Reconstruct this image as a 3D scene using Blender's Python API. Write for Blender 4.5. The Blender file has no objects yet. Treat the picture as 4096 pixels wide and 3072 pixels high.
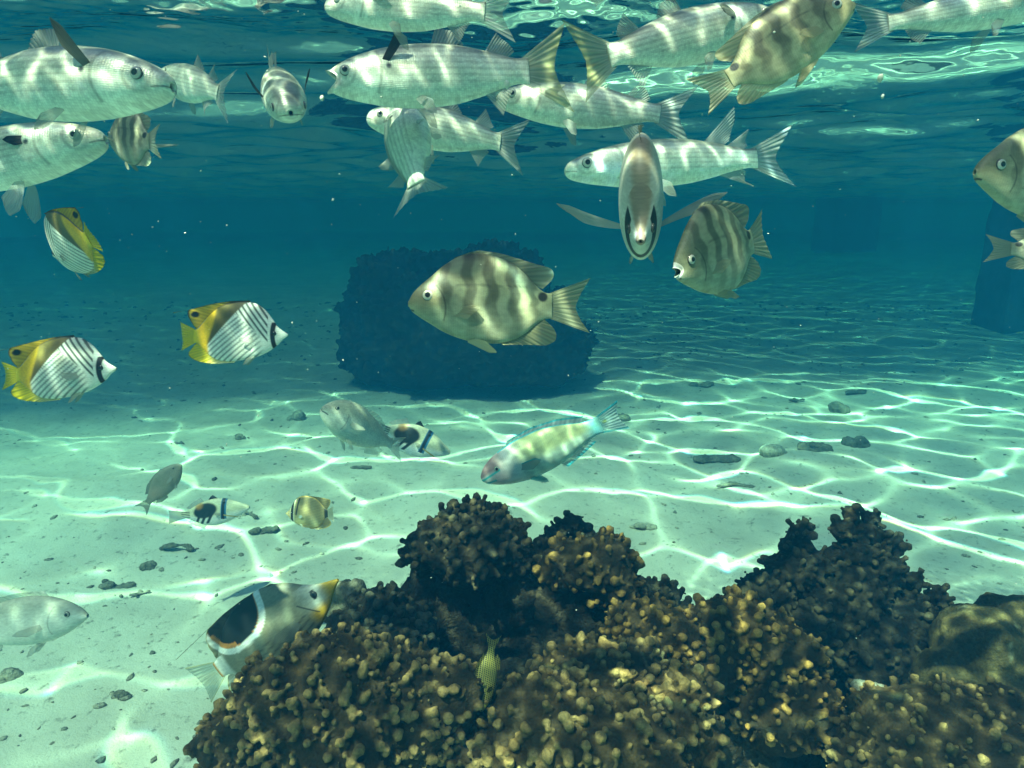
import bpy, bmesh, math, random
import numpy as np
from mathutils import Vector, Matrix

# ------------------------------------------------------------------ camera, world, sun, exposure
SC = bpy.context.scene
R = math.radians
CAM_Z = -0.30            # metres under the mean water level (z = 0)
BED_Z = -1.40            # sand
PITCH = 14.4             # degrees below the horizontal
FPX = 2669.0             # focal length in pixels of the 4096 px wide photograph
cd = bpy.data.cameras.new('camera'); cam = bpy.data.objects.new('camera', cd)
SC.collection.objects.link(cam)
cam.location = (0, 0, CAM_Z); cam.rotation_euler = (R(90 - PITCH), 0, 0)
cd.sensor_width = 36.0; cd.lens = 36.0 * FPX / 4096.0
cd.clip_start = 0.01; cd.clip_end = 400
SC.camera = cam

SUN_EL, SUN_AZ = 64.0, 220.0        # azimuth measured clockwise from +Y (behind the camera, a little left)
w = bpy.data.worlds.new('World'); SC.world = w; w.use_nodes = True
nt = w.node_tree; nt.nodes.clear()
sky = nt.nodes.new('ShaderNodeTexSky'); sky.sky_type = 'NISHITA'; sky.sun_disc = False
sky.sun_elevation = R(SUN_EL); sky.sun_rotation = R(SUN_AZ)
bg = nt.nodes.new('ShaderNodeBackground'); bg.inputs['Strength'].default_value = 0.15
wo = nt.nodes.new('ShaderNodeOutputWorld')
nt.links.new(sky.outputs[0], bg.inputs[0]); nt.links.new(bg.outputs[0], wo.inputs[0])
sd = bpy.data.lights.new('sun', 'SUN'); sd.energy = 5.0; sd.angle = R(0.7); sd.color = (1.0, 0.90, 0.66)
sun = bpy.data.objects.new('sun', sd); SC.collection.objects.link(sun)
SUND = Vector((math.sin(R(SUN_AZ)) * math.cos(R(SUN_EL)), math.cos(R(SUN_AZ)) * math.cos(R(SUN_EL)), math.sin(R(SUN_EL))))
sun.rotation_euler = SUND.to_track_quat('Z', 'Y').to_euler()
vs = SC.view_settings; vs.view_transform = 'Standard'; vs.look = 'None'; vs.gamma = 1.0
vs.exposure = 0.25
SC.render.engine = 'CYCLES'
cy = SC.cycles
cy.use_denoising = True
cy.max_bounces = 6; cy.diffuse_bounces = 2; cy.glossy_bounces = 2; cy.transmission_bounces = 2
cy.volume_bounces = 1; cy.transparent_max_bounces = 12
cy.sample_clamp_indirect = 4.0; cy.caustics_reflective = False; cy.caustics_refractive = False

# ------------------------------------------------------------------ helpers
RNG = np.random.default_rng(7)
ROOT = SC.collection

def px(x, y, d):
    """A point d metres in front of the camera plane, on the sight line of pixel (x, y) of the 4096 x 3072 photograph."""
    v = Vector(((x - 2048) / FPX, -(y - 1536) / FPX, -1.0)) * d
    return cam_m @ v
cam_m = Matrix.Translation((0, 0, CAM_Z)) @ Matrix.Rotation(R(90 - PITCH), 4, 'X')

def bed_pt(x, y):
    """Where the sight line of pixel (x, y) meets the sand."""
    o = Vector((0, 0, CAM_Z)); d = px(x, y, 1.0) - o
    return o + d * ((BED_Z - CAM_Z) / d.z)

def tag(o, label=None, cat=None, group=None, kind=None):
    if label: o['label'] = label
    if cat: o['category'] = cat
    if group: o['group'] = group
    if kind: o['kind'] = kind
    return o

def mesh_obj(name, co, faces, mat, parent=None, col=None, smooth=True, extra=None):
    """co (N,3) array, faces list / (M,k) array -> linked mesh object."""
    me = bpy.data.meshes.new(name)
    co = np.asarray(co, dtype=np.float32)
    if isinstance(faces, tuple):                     # (quads, triangles)
        qd, tr = faces; lp = np.concatenate([qd.ravel(), tr.ravel()]).astype(np.int32); m = len(qd) + len(tr)
        st = np.concatenate([np.arange(len(qd)) * 4, len(qd) * 4 + np.arange(len(tr)) * 3]).astype(np.int32)
        me.vertices.add(len(co)); me.vertices.foreach_set('co', co.ravel())
        me.loops.add(len(lp)); me.loops.foreach_set('vertex_index', lp)
        me.polygons.add(m); me.polygons.foreach_set('loop_start', st); me.update(calc_edges=True)
    elif isinstance(faces, np.ndarray):
        m, k = faces.shape
        me.vertices.add(len(co)); me.vertices.foreach_set('co', co.ravel())
        me.loops.add(m * k); me.loops.foreach_set('vertex_index', faces.ravel().astype(np.int32))
        me.polygons.add(m); me.polygons.foreach_set('loop_start', np.arange(0, m * k, k, dtype=np.int32))
        me.update(calc_edges=True)
    else:
        me.from_pydata(co.tolist(), [], faces)
    if smooth:
        me.polygons.foreach_set('use_smooth', np.ones(len(me.polygons), dtype=bool))
    if col is not None:
        a = me.color_attributes.new('Col', 'FLOAT_COLOR', 'POINT')
        c = np.ones((len(co), 4), dtype=np.float32); c[:, :3] = col
        a.data.foreach_set('color', c.ravel())
    for nm, arr in (extra or {}).items():
        a = me.attributes.new(nm, 'FLOAT', 'POINT'); a.data.foreach_set('value', np.asarray(arr, dtype=np.float32))
    if mat: me.materials.append(mat)
    me.update(); me.validate()
    o = bpy.data.objects.new(name, me); ROOT.objects.link(o)
    if parent: o.parent = parent
    return o

def grid_faces(nu, nv, wrap_v=False):
    i = np.arange(nu - 1)[:, None]; j = np.arange(nv if wrap_v else nv - 1)[None, :]
    a = i * nv + j; b = i * nv + (j + 1) % nv; c = (i + 1) * nv + (j + 1) % nv; d = (i + 1) * nv + j
    return np.stack([a, b, c, d], -1).reshape(-1, 4)

class NT:
    """Small node-tree builder."""
    def __init__(s, name):
        s.m = bpy.data.materials.new(name); s.m.use_nodes = True
        s.t = s.m.node_tree; s.t.nodes.clear()
        s.out = s.t.nodes.new('ShaderNodeOutputMaterial')
    def n(s, typ, props=None, **ins):
        nd = s.t.nodes.new('ShaderNode' + typ)
        for k, v in (props or {}).items(): setattr(nd, k, v)
        for k, v in ins.items():
            key = int(k[1:]) if k[0] == '_' and k[1:].isdigit() else k.replace('_', ' ')
            s.put(nd.inputs[key], v)
        return nd
    def put(s, sock, v):
        if isinstance(v, bpy.types.NodeSocket): s.t.links.new(v, sock)
        elif isinstance(v, bpy.types.Node): s.t.links.new(v.outputs[0], sock)
        else:
            if sock.type == 'RGBA' and len(v) == 3: v = (*v, 1)
            sock.default_value = v
    def math(s, op, a, b=0.0): return s.n('Math', {'operation': op}, _0=a, _1=b).outputs[0]
    def mix(s, f, a, b, blend='MIX'):
        nd = s.n('Mix', {'data_type': 'RGBA', 'blend_type': blend})
        s.put(nd.inputs[0], f); s.put(nd.inputs[6], a); s.put(nd.inputs[7], b); return nd.outputs[2]
    def ramp(s, f, stops):
        nd = s.n('ValToRGB'); s.put(nd.inputs[0], f); e = nd.color_ramp.elements
        while len(e) < len(stops): e.new(0.5)
        for el, (p, c) in zip(e, stops):
            el.position = p; el.color = (*c, 1) if len(c) == 3 else c
        return nd.outputs[0]
    def surf(s, sh): s.t.links.new(sh.outputs[0], s.out.inputs['Surface']); return s.m

# small numeric helpers
def pchip(xk, yk, x):
    xk = np.asarray(xk, float); yk = np.asarray(yk, float)
    h = np.diff(xk); dl = np.diff(yk) / h; m = np.zeros_like(yk)
    m[0], m[-1] = dl[0], dl[-1]
    for i in range(1, len(xk) - 1):
        if dl[i - 1] * dl[i] > 0:
            w1, w2 = 2 * h[i] + h[i - 1], h[i] + 2 * h[i - 1]
            m[i] = (w1 + w2) / (w1 / dl[i - 1] + w2 / dl[i])
    i = np.clip(np.searchsorted(xk, x) - 1, 0, len(h) - 1); s = (x - xk[i]) / h[i]
    return ((1 + 2 * s) * (1 - s) ** 2 * yk[i] + s * (1 - s) ** 2 * h[i] * m[i] + s * s * (3 - 2 * s) * yk[i + 1] + s * s * (s - 1) * h[i] * m[i + 1])
def sst(a, b, x):
    s = np.clip((x - a) / (b - a), 0, 1); return s * s * (3 - 2 * s)
def band(x, c, hw, soft=0.01): return 1 - sst(hw - soft, hw + soft, np.abs(x - c))
def lerp(a, b, f):
    f = np.asarray(f)[..., None]; return np.asarray(a, float) * (1 - f) + np.asarray(b, float) * f
def resample(pts, n):
    p = np.asarray(pts, float); d = np.r_[0, np.cumsum(np.hypot(*np.diff(p, axis=0).T[:2]))]
    s = np.linspace(0, d[-1], n); return np.stack([np.interp(s, d, p[:, k]) for k in range(p.shape[1])], -1)


# smooth value noise on points (numpy), used for shapes
def _hash(ix, iy, iz, seed):
    h = (ix * 374761393 + iy * 668265263 + iz * 2147483647 + seed * 144665) & 0xFFFFFFFF
    h = ((h ^ (h >> 13)) * 1274126177) & 0xFFFFFFFF
    h = h ^ (h >> 16)
    return (h & 0xFFFF) / 65535.0
def vnoise(p, seed=0):
    p = np.asarray(p, dtype=np.float64)
    i = np.floor(p).astype(np.int64); f = p - i; f = f * f * (3 - 2 * f)
    r = 0
    for dx in (0, 1):
        for dy in (0, 1):
            for dz in (0, 1):
                wgt = (f[..., 0] if dx else 1 - f[..., 0]) * (f[..., 1] if dy else 1 - f[..., 1]) * (f[..., 2] if dz else 1 - f[..., 2])
                r = r + wgt * _hash(i[..., 0] + dx, i[..., 1] + dy, i[..., 2] + dz, seed)
    return r * 2 - 1
def fbm(p, seed=0, oct=4, gain=0.5):
    r = 0; a = 1.0; p = np.asarray(p, dtype=np.float64)
    for k in range(oct):
        r = r + a * vnoise(p * 2 ** k + 17.3 * k, seed + k); a *= gain
    return r

# ------------------------------------------------------------------ water: waves and the way they focus sunlight
def wave_tile(n, size, lam0, lam1, slope, seed, peak=None, spread=None):
    """Random periodic wave field (height, dh/dx, dh/dy) on an n x n tile, band-limited to wavelengths lam0..lam1."""
    rg = np.random.default_rng(seed)
    k1 = np.fft.fftfreq(n, size / n) * 2 * np.pi
    kx, ky = np.meshgrid(k1, k1, indexing='xy'); k = np.hypot(kx, ky)
    lam = 2 * np.pi / np.maximum(k, 1e-6)
    amp = np.exp(-((np.log(lam / (peak or math.sqrt(lam0 * lam1)))) / math.log(lam1 / lam0) * 2.0) ** 2) * (lam < lam1 * 1.6) * (lam > lam0 * 0.6)
    if spread is not None:
        th = np.arctan2(ky, kx); amp = amp * (0.25 + np.abs(np.cos(th - spread)) ** 2)
    F = amp * lam * (rg.standard_normal((n, n)) + 1j * rg.standard_normal((n, n)))
    h = np.fft.ifft2(F).real; gx = np.fft.ifft2(1j * kx * F).real; gy = np.fft.ifft2(1j * ky * F).real
    s = slope / np.sqrt((gx ** 2 + gy ** 2).mean())
    return h * s, gx * s, gy * s

def focus(gx, gy, size, nb, depth, disp=0.04, blur=1):
    """Relative brightness (r, g, b) of the light refracted by the waves at a depth below them."""
    n = gx.shape[0]; out = []
    u = (np.arange(n) + 0.5) * size / n
    for sc in (1 - disp, 1.0, 1 + disp):
        tot = np.zeros(nb * nb)
        for ox, oy in ((0, 0), (.5, 0), (0, .5), (.5, .5)):
            ax, ay = gx, gy
            if ox: ax, ay = (ax + np.roll(ax, -1, 1)) / 2, (ay + np.roll(ay, -1, 1)) / 2
            if oy: ax, ay = (ax + np.roll(ax, -1, 0)) / 2, (ay + np.roll(ay, -1, 0)) / 2
            X = u[None, :] + ox * size / n - 0.25 * depth * sc * ax
            Y = u[:, None] + oy * size / n - 0.25 * depth * sc * ay
            ix = np.floor(X / size * nb).astype(np.int64) % nb; iy = np.floor(Y / size * nb).astype(np.int64) % nb
            tot += np.bincount((iy * nb + ix).ravel(), minlength=nb * nb)
        a = tot.reshape(nb, nb) * (nb * nb) / (4.0 * n * n)
        for _ in range(blur):
            a = (a * 2 + np.roll(a, 1, 0) + np.roll(a, -1, 0)) / 4; a = (a * 2 + np.roll(a, 1, 1) + np.roll(a, -1, 1)) / 4
        out.append(a)
    return np.stack(out, -1)

def sample_tile(a, size, x, y):
    n = a.shape[0]; fx = (x / size * n - 0.5); fy = (y / size * n - 0.5)
    ix = np.floor(fx).astype(np.int64); iy = np.floor(fy).astype(np.int64); tx = fx - ix; ty = fy - iy
    if a.ndim == 3: tx = tx[..., None]; ty = ty[..., None]
    x0, x1, y0, y1 = ix % n, (ix + 1) % n, iy % n, (iy + 1) % n
    return (a[y0, x0] * (1 - tx) + a[y0, x1] * tx) * (1 - ty) + (a[y1, x0] * (1 - tx) + a[y1, x1] * tx) * ty

SZ_A, SZ_B = 6.4, 1.9
hA, gxA, gyA = wave_tile(1600, SZ_A, 0.22, 1.9, 0.205, 11, 0.85, 1.35)
hB, gxB, gyB = wave_tile(1200, SZ_B, 0.028, 0.10, 0.16, 23, 0.055)
causA = focus(gxA, gyA, SZ_A, 1280, 1.35)
causB = focus(gxB, gyB, SZ_B, 700, 0.20, 0.03)

def steps(lo, hi, c, d0, grow, dmax):
    """Coordinates lo..hi spaced d0 inside |x - centre| < c and widening outside."""
    mid = list(np.arange(c[0], c[1], d0)); v = c[1]; d = d0
    while v < hi: mid.append(v); d = min(d * grow, dmax); v += d
    mid.append(hi); v = c[0]; d = d0; left = []
    while True:
        d = min(d * grow, dmax); v -= d
        if v <= lo: break
        left.append(v)
    return np.array([lo] + left[::-1] + mid)

def gap(a):
    g = np.gradient(a); return g
# ------------------------------------------------------------------ water surface
xs = steps(-24.0, 24.0, (-0.9, 0.9), 0.0036, 1.0055, 0.35)
ys = steps(-2.0, 44.0, (0.35, 1.3), 0.0036, 1.0055, 0.35)
GX, GY = np.meshgrid(xs, ys, indexing='ij')
SP = np.maximum(gap(xs)[:, None], gap(ys)[None, :])
fA = np.clip((0.14 - SP) / 0.09, 0, 1); fB = np.clip((0.022 - SP) / 0.014, 0, 1) * np.clip((1.40 - GY) / 0.35, 0, 1) * np.clip((GX + 1.02) / 0.2, 0, 1)   # fine ripples and their caustics limited to above the school, off the sand
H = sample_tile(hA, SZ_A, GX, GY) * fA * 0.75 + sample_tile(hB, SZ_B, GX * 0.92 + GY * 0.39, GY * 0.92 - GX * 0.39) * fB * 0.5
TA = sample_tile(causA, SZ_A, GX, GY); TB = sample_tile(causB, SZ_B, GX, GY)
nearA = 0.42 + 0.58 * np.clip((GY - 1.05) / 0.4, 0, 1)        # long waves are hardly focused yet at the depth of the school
caus_gain = np.clip(0.66 + 0.30 * GX + 0.5 * fbm(np.stack([GX * .7, GY * .7, GX * 0], -1), 71, 2), 0.20, 0.85)       # weakens the caustics in the surface colour unevenly, most towards the left
T = (1 + (TA - 1) * (fA * nearA * caus_gain)[..., None]) * (1 + (np.clip(TB, 0, 8) - 1) * fB[..., None])  # caustic brightness, put into the transparent colour of the surface
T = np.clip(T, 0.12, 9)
W = NT('water_surface')
catt = W.n('Attribute', {'attribute_name': 'Col'})
tc = W.n('NewGeometry')
nz = W.n('TexNoise', Vector=tc.outputs['Position'], Scale=4.5, Detail=3.0, Roughness=0.55)
bp = W.n('Bump', Strength=0.30, Distance=0.02, Height=nz.outputs[0])
fr = W.n('Fresnel', IOR=1.333, Normal=bp)
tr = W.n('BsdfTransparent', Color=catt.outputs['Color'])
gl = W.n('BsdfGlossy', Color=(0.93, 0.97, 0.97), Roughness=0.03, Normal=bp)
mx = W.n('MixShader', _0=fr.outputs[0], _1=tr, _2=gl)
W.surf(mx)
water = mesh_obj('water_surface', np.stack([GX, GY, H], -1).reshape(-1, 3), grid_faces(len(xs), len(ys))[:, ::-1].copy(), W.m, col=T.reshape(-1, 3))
tag(water, 'rippled underside of the sea surface', 'water', kind='structure')
# ------------------------------------------------------------------ the water body itself: haze
def volume(name, s_scat, s_abs, d=0.6, aniso=0.2):
    V = NT(name); c = [min(s / d, .99) for s in s_scat]
    a = [max(0.0, 1 - k / (d * (1 - q))) ** 2 for k, q in zip(s_abs, c)]
    pv = V.n('VolumePrincipled', Color=tuple(c), Density=d, Anisotropy=aniso)
    V.put(pv.inputs['Absorption Color'], tuple(a))
    V.t.links.new(pv.outputs[0], V.out.inputs['Volume']); return V.m
hz0, hz1 = (-24.5, -4, BED_Z - 1.0), (24.5, 46, 0.62)
hc = [(x, y, z) for x in (hz0[0], hz1[0]) for y in (hz0[1], hz1[1]) for z in (hz0[2], hz1[2])]
haze = mesh_obj('haze', hc, [(0, 1, 3, 2), (4, 6, 7, 5), (0, 4, 5, 1), (2, 3, 7, 6), (0, 2, 6, 4), (1, 5, 7, 3)],
                volume('sea_water', (0.002, 0.030, 0.070), (0.28, 0.064, 0.050)), smooth=False)
tag(haze, 'blue green sea water that veils far things', 'water', kind='stuff')
# ------------------------------------------------------------------ sand
sx = steps(-24.4, 24.4, (-2.6, 2.6), 0.016, 1.03, 0.5); sy = steps(-3.9, 45.9, (0.5, 4.6), 0.016, 1.03, 0.5)
SX, SY = np.meshgrid(sx, sy, indexing='ij')
P3 = np.stack([SX, SY, SX * 0], -1)
def bed_h(P):
    h = 0.045 * fbm(P * 0.8, 3, 3) + 0.012 * fbm(P * 4.0, 9, 3) + 0.004 * fbm(P * 16.0, 13, 2)
    m = np.exp(-(((P[..., 0] - 1.35) / 0.42) ** 2 + ((P[..., 1] - 2.72) / 0.30) ** 2))
    return h + 0.07 * m
SZ = BED_Z + bed_h(P3)
S = NT('coral_sand')
g = S.n('NewGeometry')
n1 = S.n('TexNoise', Vector=g.outputs['Position'], Scale=2.2, Detail=6.0, Roughness=0.62)
n2 = S.n('TexNoise', Vector=g.outputs['Position'], Scale=38.0, Detail=5.0, Roughness=0.7)
n3 = S.n('TexNoise', Vector=g.outputs['Position'], Scale=260.0, Detail=3.0, Roughness=0.7)
c1 = S.ramp(n1.outputs[0], [(0.3, (0.60, 0.54, 0.40)), (0.72, (0.82, 0.76, 0.58))])
c2 = S.mix(S.ramp(n2.outputs[0], [(0.31, (1, 1, 1)), (0.43, (0, 0, 0))]), c1, (0.30, 0.27, 0.20))
c3 = S.mix(S.math('MULTIPLY', S.ramp(n3.outputs[0], [(0.30, (1, 1, 1)), (0.42, (0, 0, 0))]), 0.5), c2, (0.25, 0.22, 0.17))
hs = S.math('ADD', S.math('MULTIPLY', n2.outputs[0], 0.6), S.math('MULTIPLY', n3.outputs[0], 0.25))
bs = S.n('Bump', Strength=0.7, Distance=0.012, Height=hs)
S.surf(S.n('BsdfPrincipled', Base_Color=c3, Roughness=0.95, Normal=bs, Specular_IOR_Level=0.1))
sand = mesh_obj('seabed', np.stack([SX, SY, SZ], -1).reshape(-1, 3), grid_faces(len(sx), len(sy))[:, ::-1].copy(), S.m)
tag(sand, 'pale coral sand seabed', 'sand', kind='structure')
# ------------------------------------------------------------------ jetty pilings, with an unseen top added to throw shade on the far sand
def box(lo, hi):
    c = [(x, y, z) for x in (lo[0], hi[0]) for y in (lo[1], hi[1]) for z in (lo[2], hi[2])]
    return c, [(0, 1, 3, 2), (4, 6, 7, 5), (0, 4, 5, 1), (2, 3, 7, 6), (0, 2, 6, 4), (1, 5, 7, 3)]
WD = NT('weathered_wood')
g = WD.n('NewGeometry')
mp = WD.n('Mapping', Vector=g.outputs['Position'], Scale=(1.0, 8.0, 1.0))
wn = WD.n('TexNoise', Vector=mp, Scale=3.0, Detail=5.0)
WD.surf(WD.n('BsdfPrincipled', Base_Color=WD.ramp(wn.outputs[0], [(0.3, (0.10, 0.085, 0.07)), (0.7, (0.22, 0.19, 0.15))]), Roughness=0.9))
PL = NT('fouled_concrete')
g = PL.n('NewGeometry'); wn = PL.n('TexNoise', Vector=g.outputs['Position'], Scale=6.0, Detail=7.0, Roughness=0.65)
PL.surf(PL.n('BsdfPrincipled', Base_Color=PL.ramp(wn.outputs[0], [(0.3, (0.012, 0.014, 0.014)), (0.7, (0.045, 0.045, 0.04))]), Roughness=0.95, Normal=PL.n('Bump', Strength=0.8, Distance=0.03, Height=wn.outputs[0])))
jet = bpy.data.objects.new('jetty', None); ROOT.objects.link(jet); jet.location = (0, 4.6, BED_Z)
tag(jet, 'dark square jetty pilings in the far water, one at the right edge', 'jetty')
inv = Matrix.Translation(jet.location).inverted()
def slab(name, c, z0, z1, m):
    n = len(c); v = [(x, y, z0) for x, y in c] + [(x, y, z1) for x, y in c]
    f = [tuple(range(n))[::-1], tuple(range(n, 2 * n))] + [(i, (i + 1) % n, n + (i + 1) % n, n + i) for i in range(n)]
    o = mesh_obj(name, np.array(v), f, m, jet, smooth=False); o.matrix_parent_inverse = inv; return o
EDGE = lambda x: 2.35 + 0.20 * max(-1.0, min(x + 3, 7)) + .06 * math.sin(x * 2.1)         # near edge of the deck
shift = SUND.xy / SUND.z * (0.40 - BED_Z)
gap0 = bed_pt(3700, 1150).xy + shift; gap1 = bed_pt(3930, 1230).xy + shift
XG0, XG1, YG0, YG1 = gap0.x, gap1.x + .6, gap1.y, gap0.y  # opening left in the added laths so sun reaches a far sand patch
NY = YG0 - .01
def shade_laths(x0, x1, y0, y1, edge=None, seed=4):
    """An unseen run of thin laths, added as a shade; the slits let part of the sun through."""
    x = np.arange(x0, x1, .024); n = len(x); hw = .0096; V = np.zeros((n, 12, 3))
    ya = np.array([edge(q) for q in x]) if edge else np.full(n, y0)
    for s, (yy, h) in enumerate(((ya, .0008), (ya + (0.8 if edge else .02), hw), (np.full(n, y1), hw))):      # near ends pointed so the edge of the cast shade fades in
        for c_, (sx_, z) in enumerate(((-1, .40), (1, .40), (1, .406), (-1, .406))):
            V[:, s * 4 + c_, 0] = x + sx_ * h; V[:, s * 4 + c_, 1] = yy; V[:, s * 4 + c_, 2] = z
    f1 = np.array([(3, 2, 1, 0), (8, 9, 10, 11)] + [(s * 4 + c_, s * 4 + (c_ + 1) % 4, s * 4 + 4 + (c_ + 1) % 4, s * 4 + 4 + c_) for s in (0, 1) for c_ in range(4)])
    V = V.reshape(-1, 3); Fc = (f1[None] + 12 * np.arange(n)[:, None, None]).reshape(-1, 4)
    o = mesh_obj('shade_deck', V, Fc, WD.m, jet, smooth=False); o.matrix_parent_inverse = inv
shade_laths(-24, 24, 0, NY, EDGE)
shade_laths(-24, XG0, NY, 40); shade_laths(XG1, 24, NY, 40); shade_laths(XG0, XG1, YG1, 40)
def piling(x, y, wd):
    n = 14; v = []; rg = np.random.default_rng(int(y * 10)); zs = np.linspace(BED_Z - .2, .398, 40); h = wd / 2
    for z in zs:
        for k in range(4 * n):
            e, s = divmod(k, n); u = -1 + 2 * s / n
            p = [(u, -1), (1, u), (-u, 1), (-1, -u)][e]; v.append((x + p[0] * h, y + p[1] * h, z))
    v = np.array(v); v[:, :2] += .018 * np.stack([fbm(v * 5, 51, 3), fbm(v * 5, 61, 3)], -1)
    o = mesh_obj('piling', v, grid_faces(40, 4 * n, True), PL.m, jet); o.matrix_parent_inverse = inv
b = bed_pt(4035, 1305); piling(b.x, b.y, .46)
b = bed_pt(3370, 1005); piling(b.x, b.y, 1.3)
# ------------------------------------------------------------------ corals
def coral_mat(name, rough=0.85, freq=220.0, bumpd=0.0025):
    m = NT(name); col = m.n('Attribute', {'attribute_name': 'Col'}); g = m.n('NewGeometry')
    n1 = m.n('TexNoise', Vector=g.outputs['Position'], Scale=freq, Detail=4.0, Roughness=0.65)
    n2 = m.n('TexNoise', Vector=g.outputs['Position'], Scale=freq * .12, Detail=4.0, Roughness=0.6)
    b = m.mix(1.0, col.outputs['Color'], m.ramp(n1.outputs[0], [(0.3, (0.55, 0.55, 0.55)), (0.7, (1.25, 1.22, 1.15))]), 'MULTIPLY')
    b = m.mix(0.8, b, m.ramp(n2.outputs[0], [(0.32, (0.5, 0.52, 0.5)), (0.68, (1.35, 1.25, 1.15))]), 'MULTIPLY')
    n3 = m.n('TexNoise', Vector=g.outputs['Position'], Scale=freq * .38, Detail=3.0, Roughness=0.6)
    b0_ = m.n('Bump', Strength=0.9, Distance=bumpd * 2.4, Height=n3.outputs[0])
    bp = m.n('Bump', Strength=0.8, Distance=bumpd, Height=n1.outputs[0], Normal=b0_)
    return m.surf(m.n('BsdfPrincipled', Base_Color=b, Roughness=rough, Normal=bp, Specular_IOR_Level=0.2))
CORAL = coral_mat('knobby_coral_flesh'); ROCK = coral_mat('encrusted_rock', 0.9, 120.0, 0.006)
def ico(sub):
    b = bmesh.new(); bmesh.ops.create_icosphere(b, subdivisions=sub, radius=1.0)
    v = np.array([p.co for p in b.verts]); f = np.array([[q.index for q in p.verts] for p in b.faces]); b.free(); return v, f
ICO1, ICO2, ICO3 = ico(1), ico(2), ico(4)
def voxelize(co, fc, vox):
    me = bpy.data.meshes.new('tmp'); me.from_pydata(co.tolist(), [], fc.tolist())
    o = bpy.data.objects.new('tmp', me); ROOT.objects.link(o)
    md = o.modifiers.new('r', 'REMESH'); md.mode = 'VOXEL'; md.voxel_size = vox; md.use_smooth_shade = True
    ev = o.evaluated_get(bpy.context.evaluated_depsgraph_get()); m2 = ev.to_mesh()
    n = len(m2.vertices); v = np.empty(n * 3, np.float32); m2.vertices.foreach_get('co', v)
    nr = np.empty(n * 3, np.float32); m2.vertex_normals.foreach_get('vector', nr)
    k = len(m2.polygons); ls = np.empty(len(m2.loops), np.int32); m2.loops.foreach_get('vertex_index', ls)
    ev.to_mesh_clear(); bpy.data.objects.remove(o); bpy.data.meshes.remove(me)
    return v.reshape(-1, 3), nr.reshape(-1, 3), ls.reshape(k, -1)
def knob_lobe(name, c, rad, rk, parent, tip, flesh, rg, cover=0.9, vox=None, density=1.0, warp=0.22):
    """One head of knobby coral: a lumpy core with many blunt knobs, fused into one skin."""
    c = np.array(c); rad = np.array(rad)
    cv = ICO3[0]; cv = cv * (1 + warp * fbm(cv * 1.6 + c * 9, 3, 3))[:, None]
    V = [cv * rad + c]; Fc = [ICO3[1]]; off = len(cv)
    area = 4 * np.pi * (((rad[0] * rad[1]) ** 1.6 + (rad[0] * rad[2]) ** 1.6 + (rad[1] * rad[2]) ** 1.6) / 3) ** (1 / 1.6)
    n = int(area / (rk * rk * 4.8) * density)
    i = np.arange(n) + 0.5; ph = np.pi * (1 + 5 ** .5) * i; cz_ = 1 - 2 * i / n
    d = np.stack([np.cos(ph) * np.sqrt(1 - cz_ ** 2), np.sin(ph) * np.sqrt(1 - cz_ ** 2), cz_], -1) + rg.normal(0, 0.05, (n, 3))
    d /= np.linalg.norm(d, axis=1, keepdims=True)
    for q in d:
        if q[2] < -0.45 or (q[1] > 0.75): continue
        s = (1 + warp * fbm((q * 1.6 + c * 9)[None], 3, 3)[0]); base = q * s * rad + c
        nr = q / rad; nr /= np.linalg.norm(nr); nr = nr + np.array([0, 0, .25]) + rg.normal(0, .18, 3); nr /= np.linalg.norm(nr)
        for _ in range(3):                              # fine warts between the knobs
            e = rg.normal(0, 1, 3); e -= nr * e.dot(nr)
            V.append(ICO1[0] * rk * rg.uniform(.28, .5) + base + e * rk * .8); Fc.append(ICO1[1] + off); off += len(ICO1[0])
        if rg.random() > cover * (.75 + .6 * vnoise((base * 14)[None], 19)[0]): continue
        r = rk * (.55 + .75 * rg.random() ** 1.4); h = rk * rg.uniform(.6, 1.5)
        for t_, rr in ((0.1, r * .85), (.55, r * .9), (1.0, r)):
            V.append(ICO1[0] * rr + base + nr * h * t_); Fc.append(ICO1[1] + off); off += len(ICO1[0])
        for _ in range(rg.integers(1, 4)):              # each knob is a small cluster of buds
            e = rg.normal(0, 1, 3); e /= np.linalg.norm(e); e = e + nr * .4
            V.append(ICO1[0] * r * rg.uniform(.4, .62) + base + nr * h + e * r * .55); Fc.append(ICO1[1] + off); off += len(ICO1[0])
    v, nr, f = voxelize(np.concatenate(V), np.concatenate(Fc), vox or rk * 0.31)
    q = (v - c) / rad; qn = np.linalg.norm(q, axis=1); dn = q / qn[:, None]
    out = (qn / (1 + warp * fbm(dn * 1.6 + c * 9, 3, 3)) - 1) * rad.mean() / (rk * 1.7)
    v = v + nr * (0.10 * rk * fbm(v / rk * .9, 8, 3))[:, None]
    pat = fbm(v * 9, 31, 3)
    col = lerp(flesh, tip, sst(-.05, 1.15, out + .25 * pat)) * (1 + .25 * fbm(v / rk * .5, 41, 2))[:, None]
    return mesh_obj(name, v, f, CORAL, parent, np.clip(col, 0.005, 1))
def at_px(x, y, d, rx, ry, deep=1.0):
    p = px(x, y, d); a = rx * d / FPX; b = ry * d / FPX; return tuple(p), (a, (a + b) / 2 * deep, b)
PILLARS = []
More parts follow.
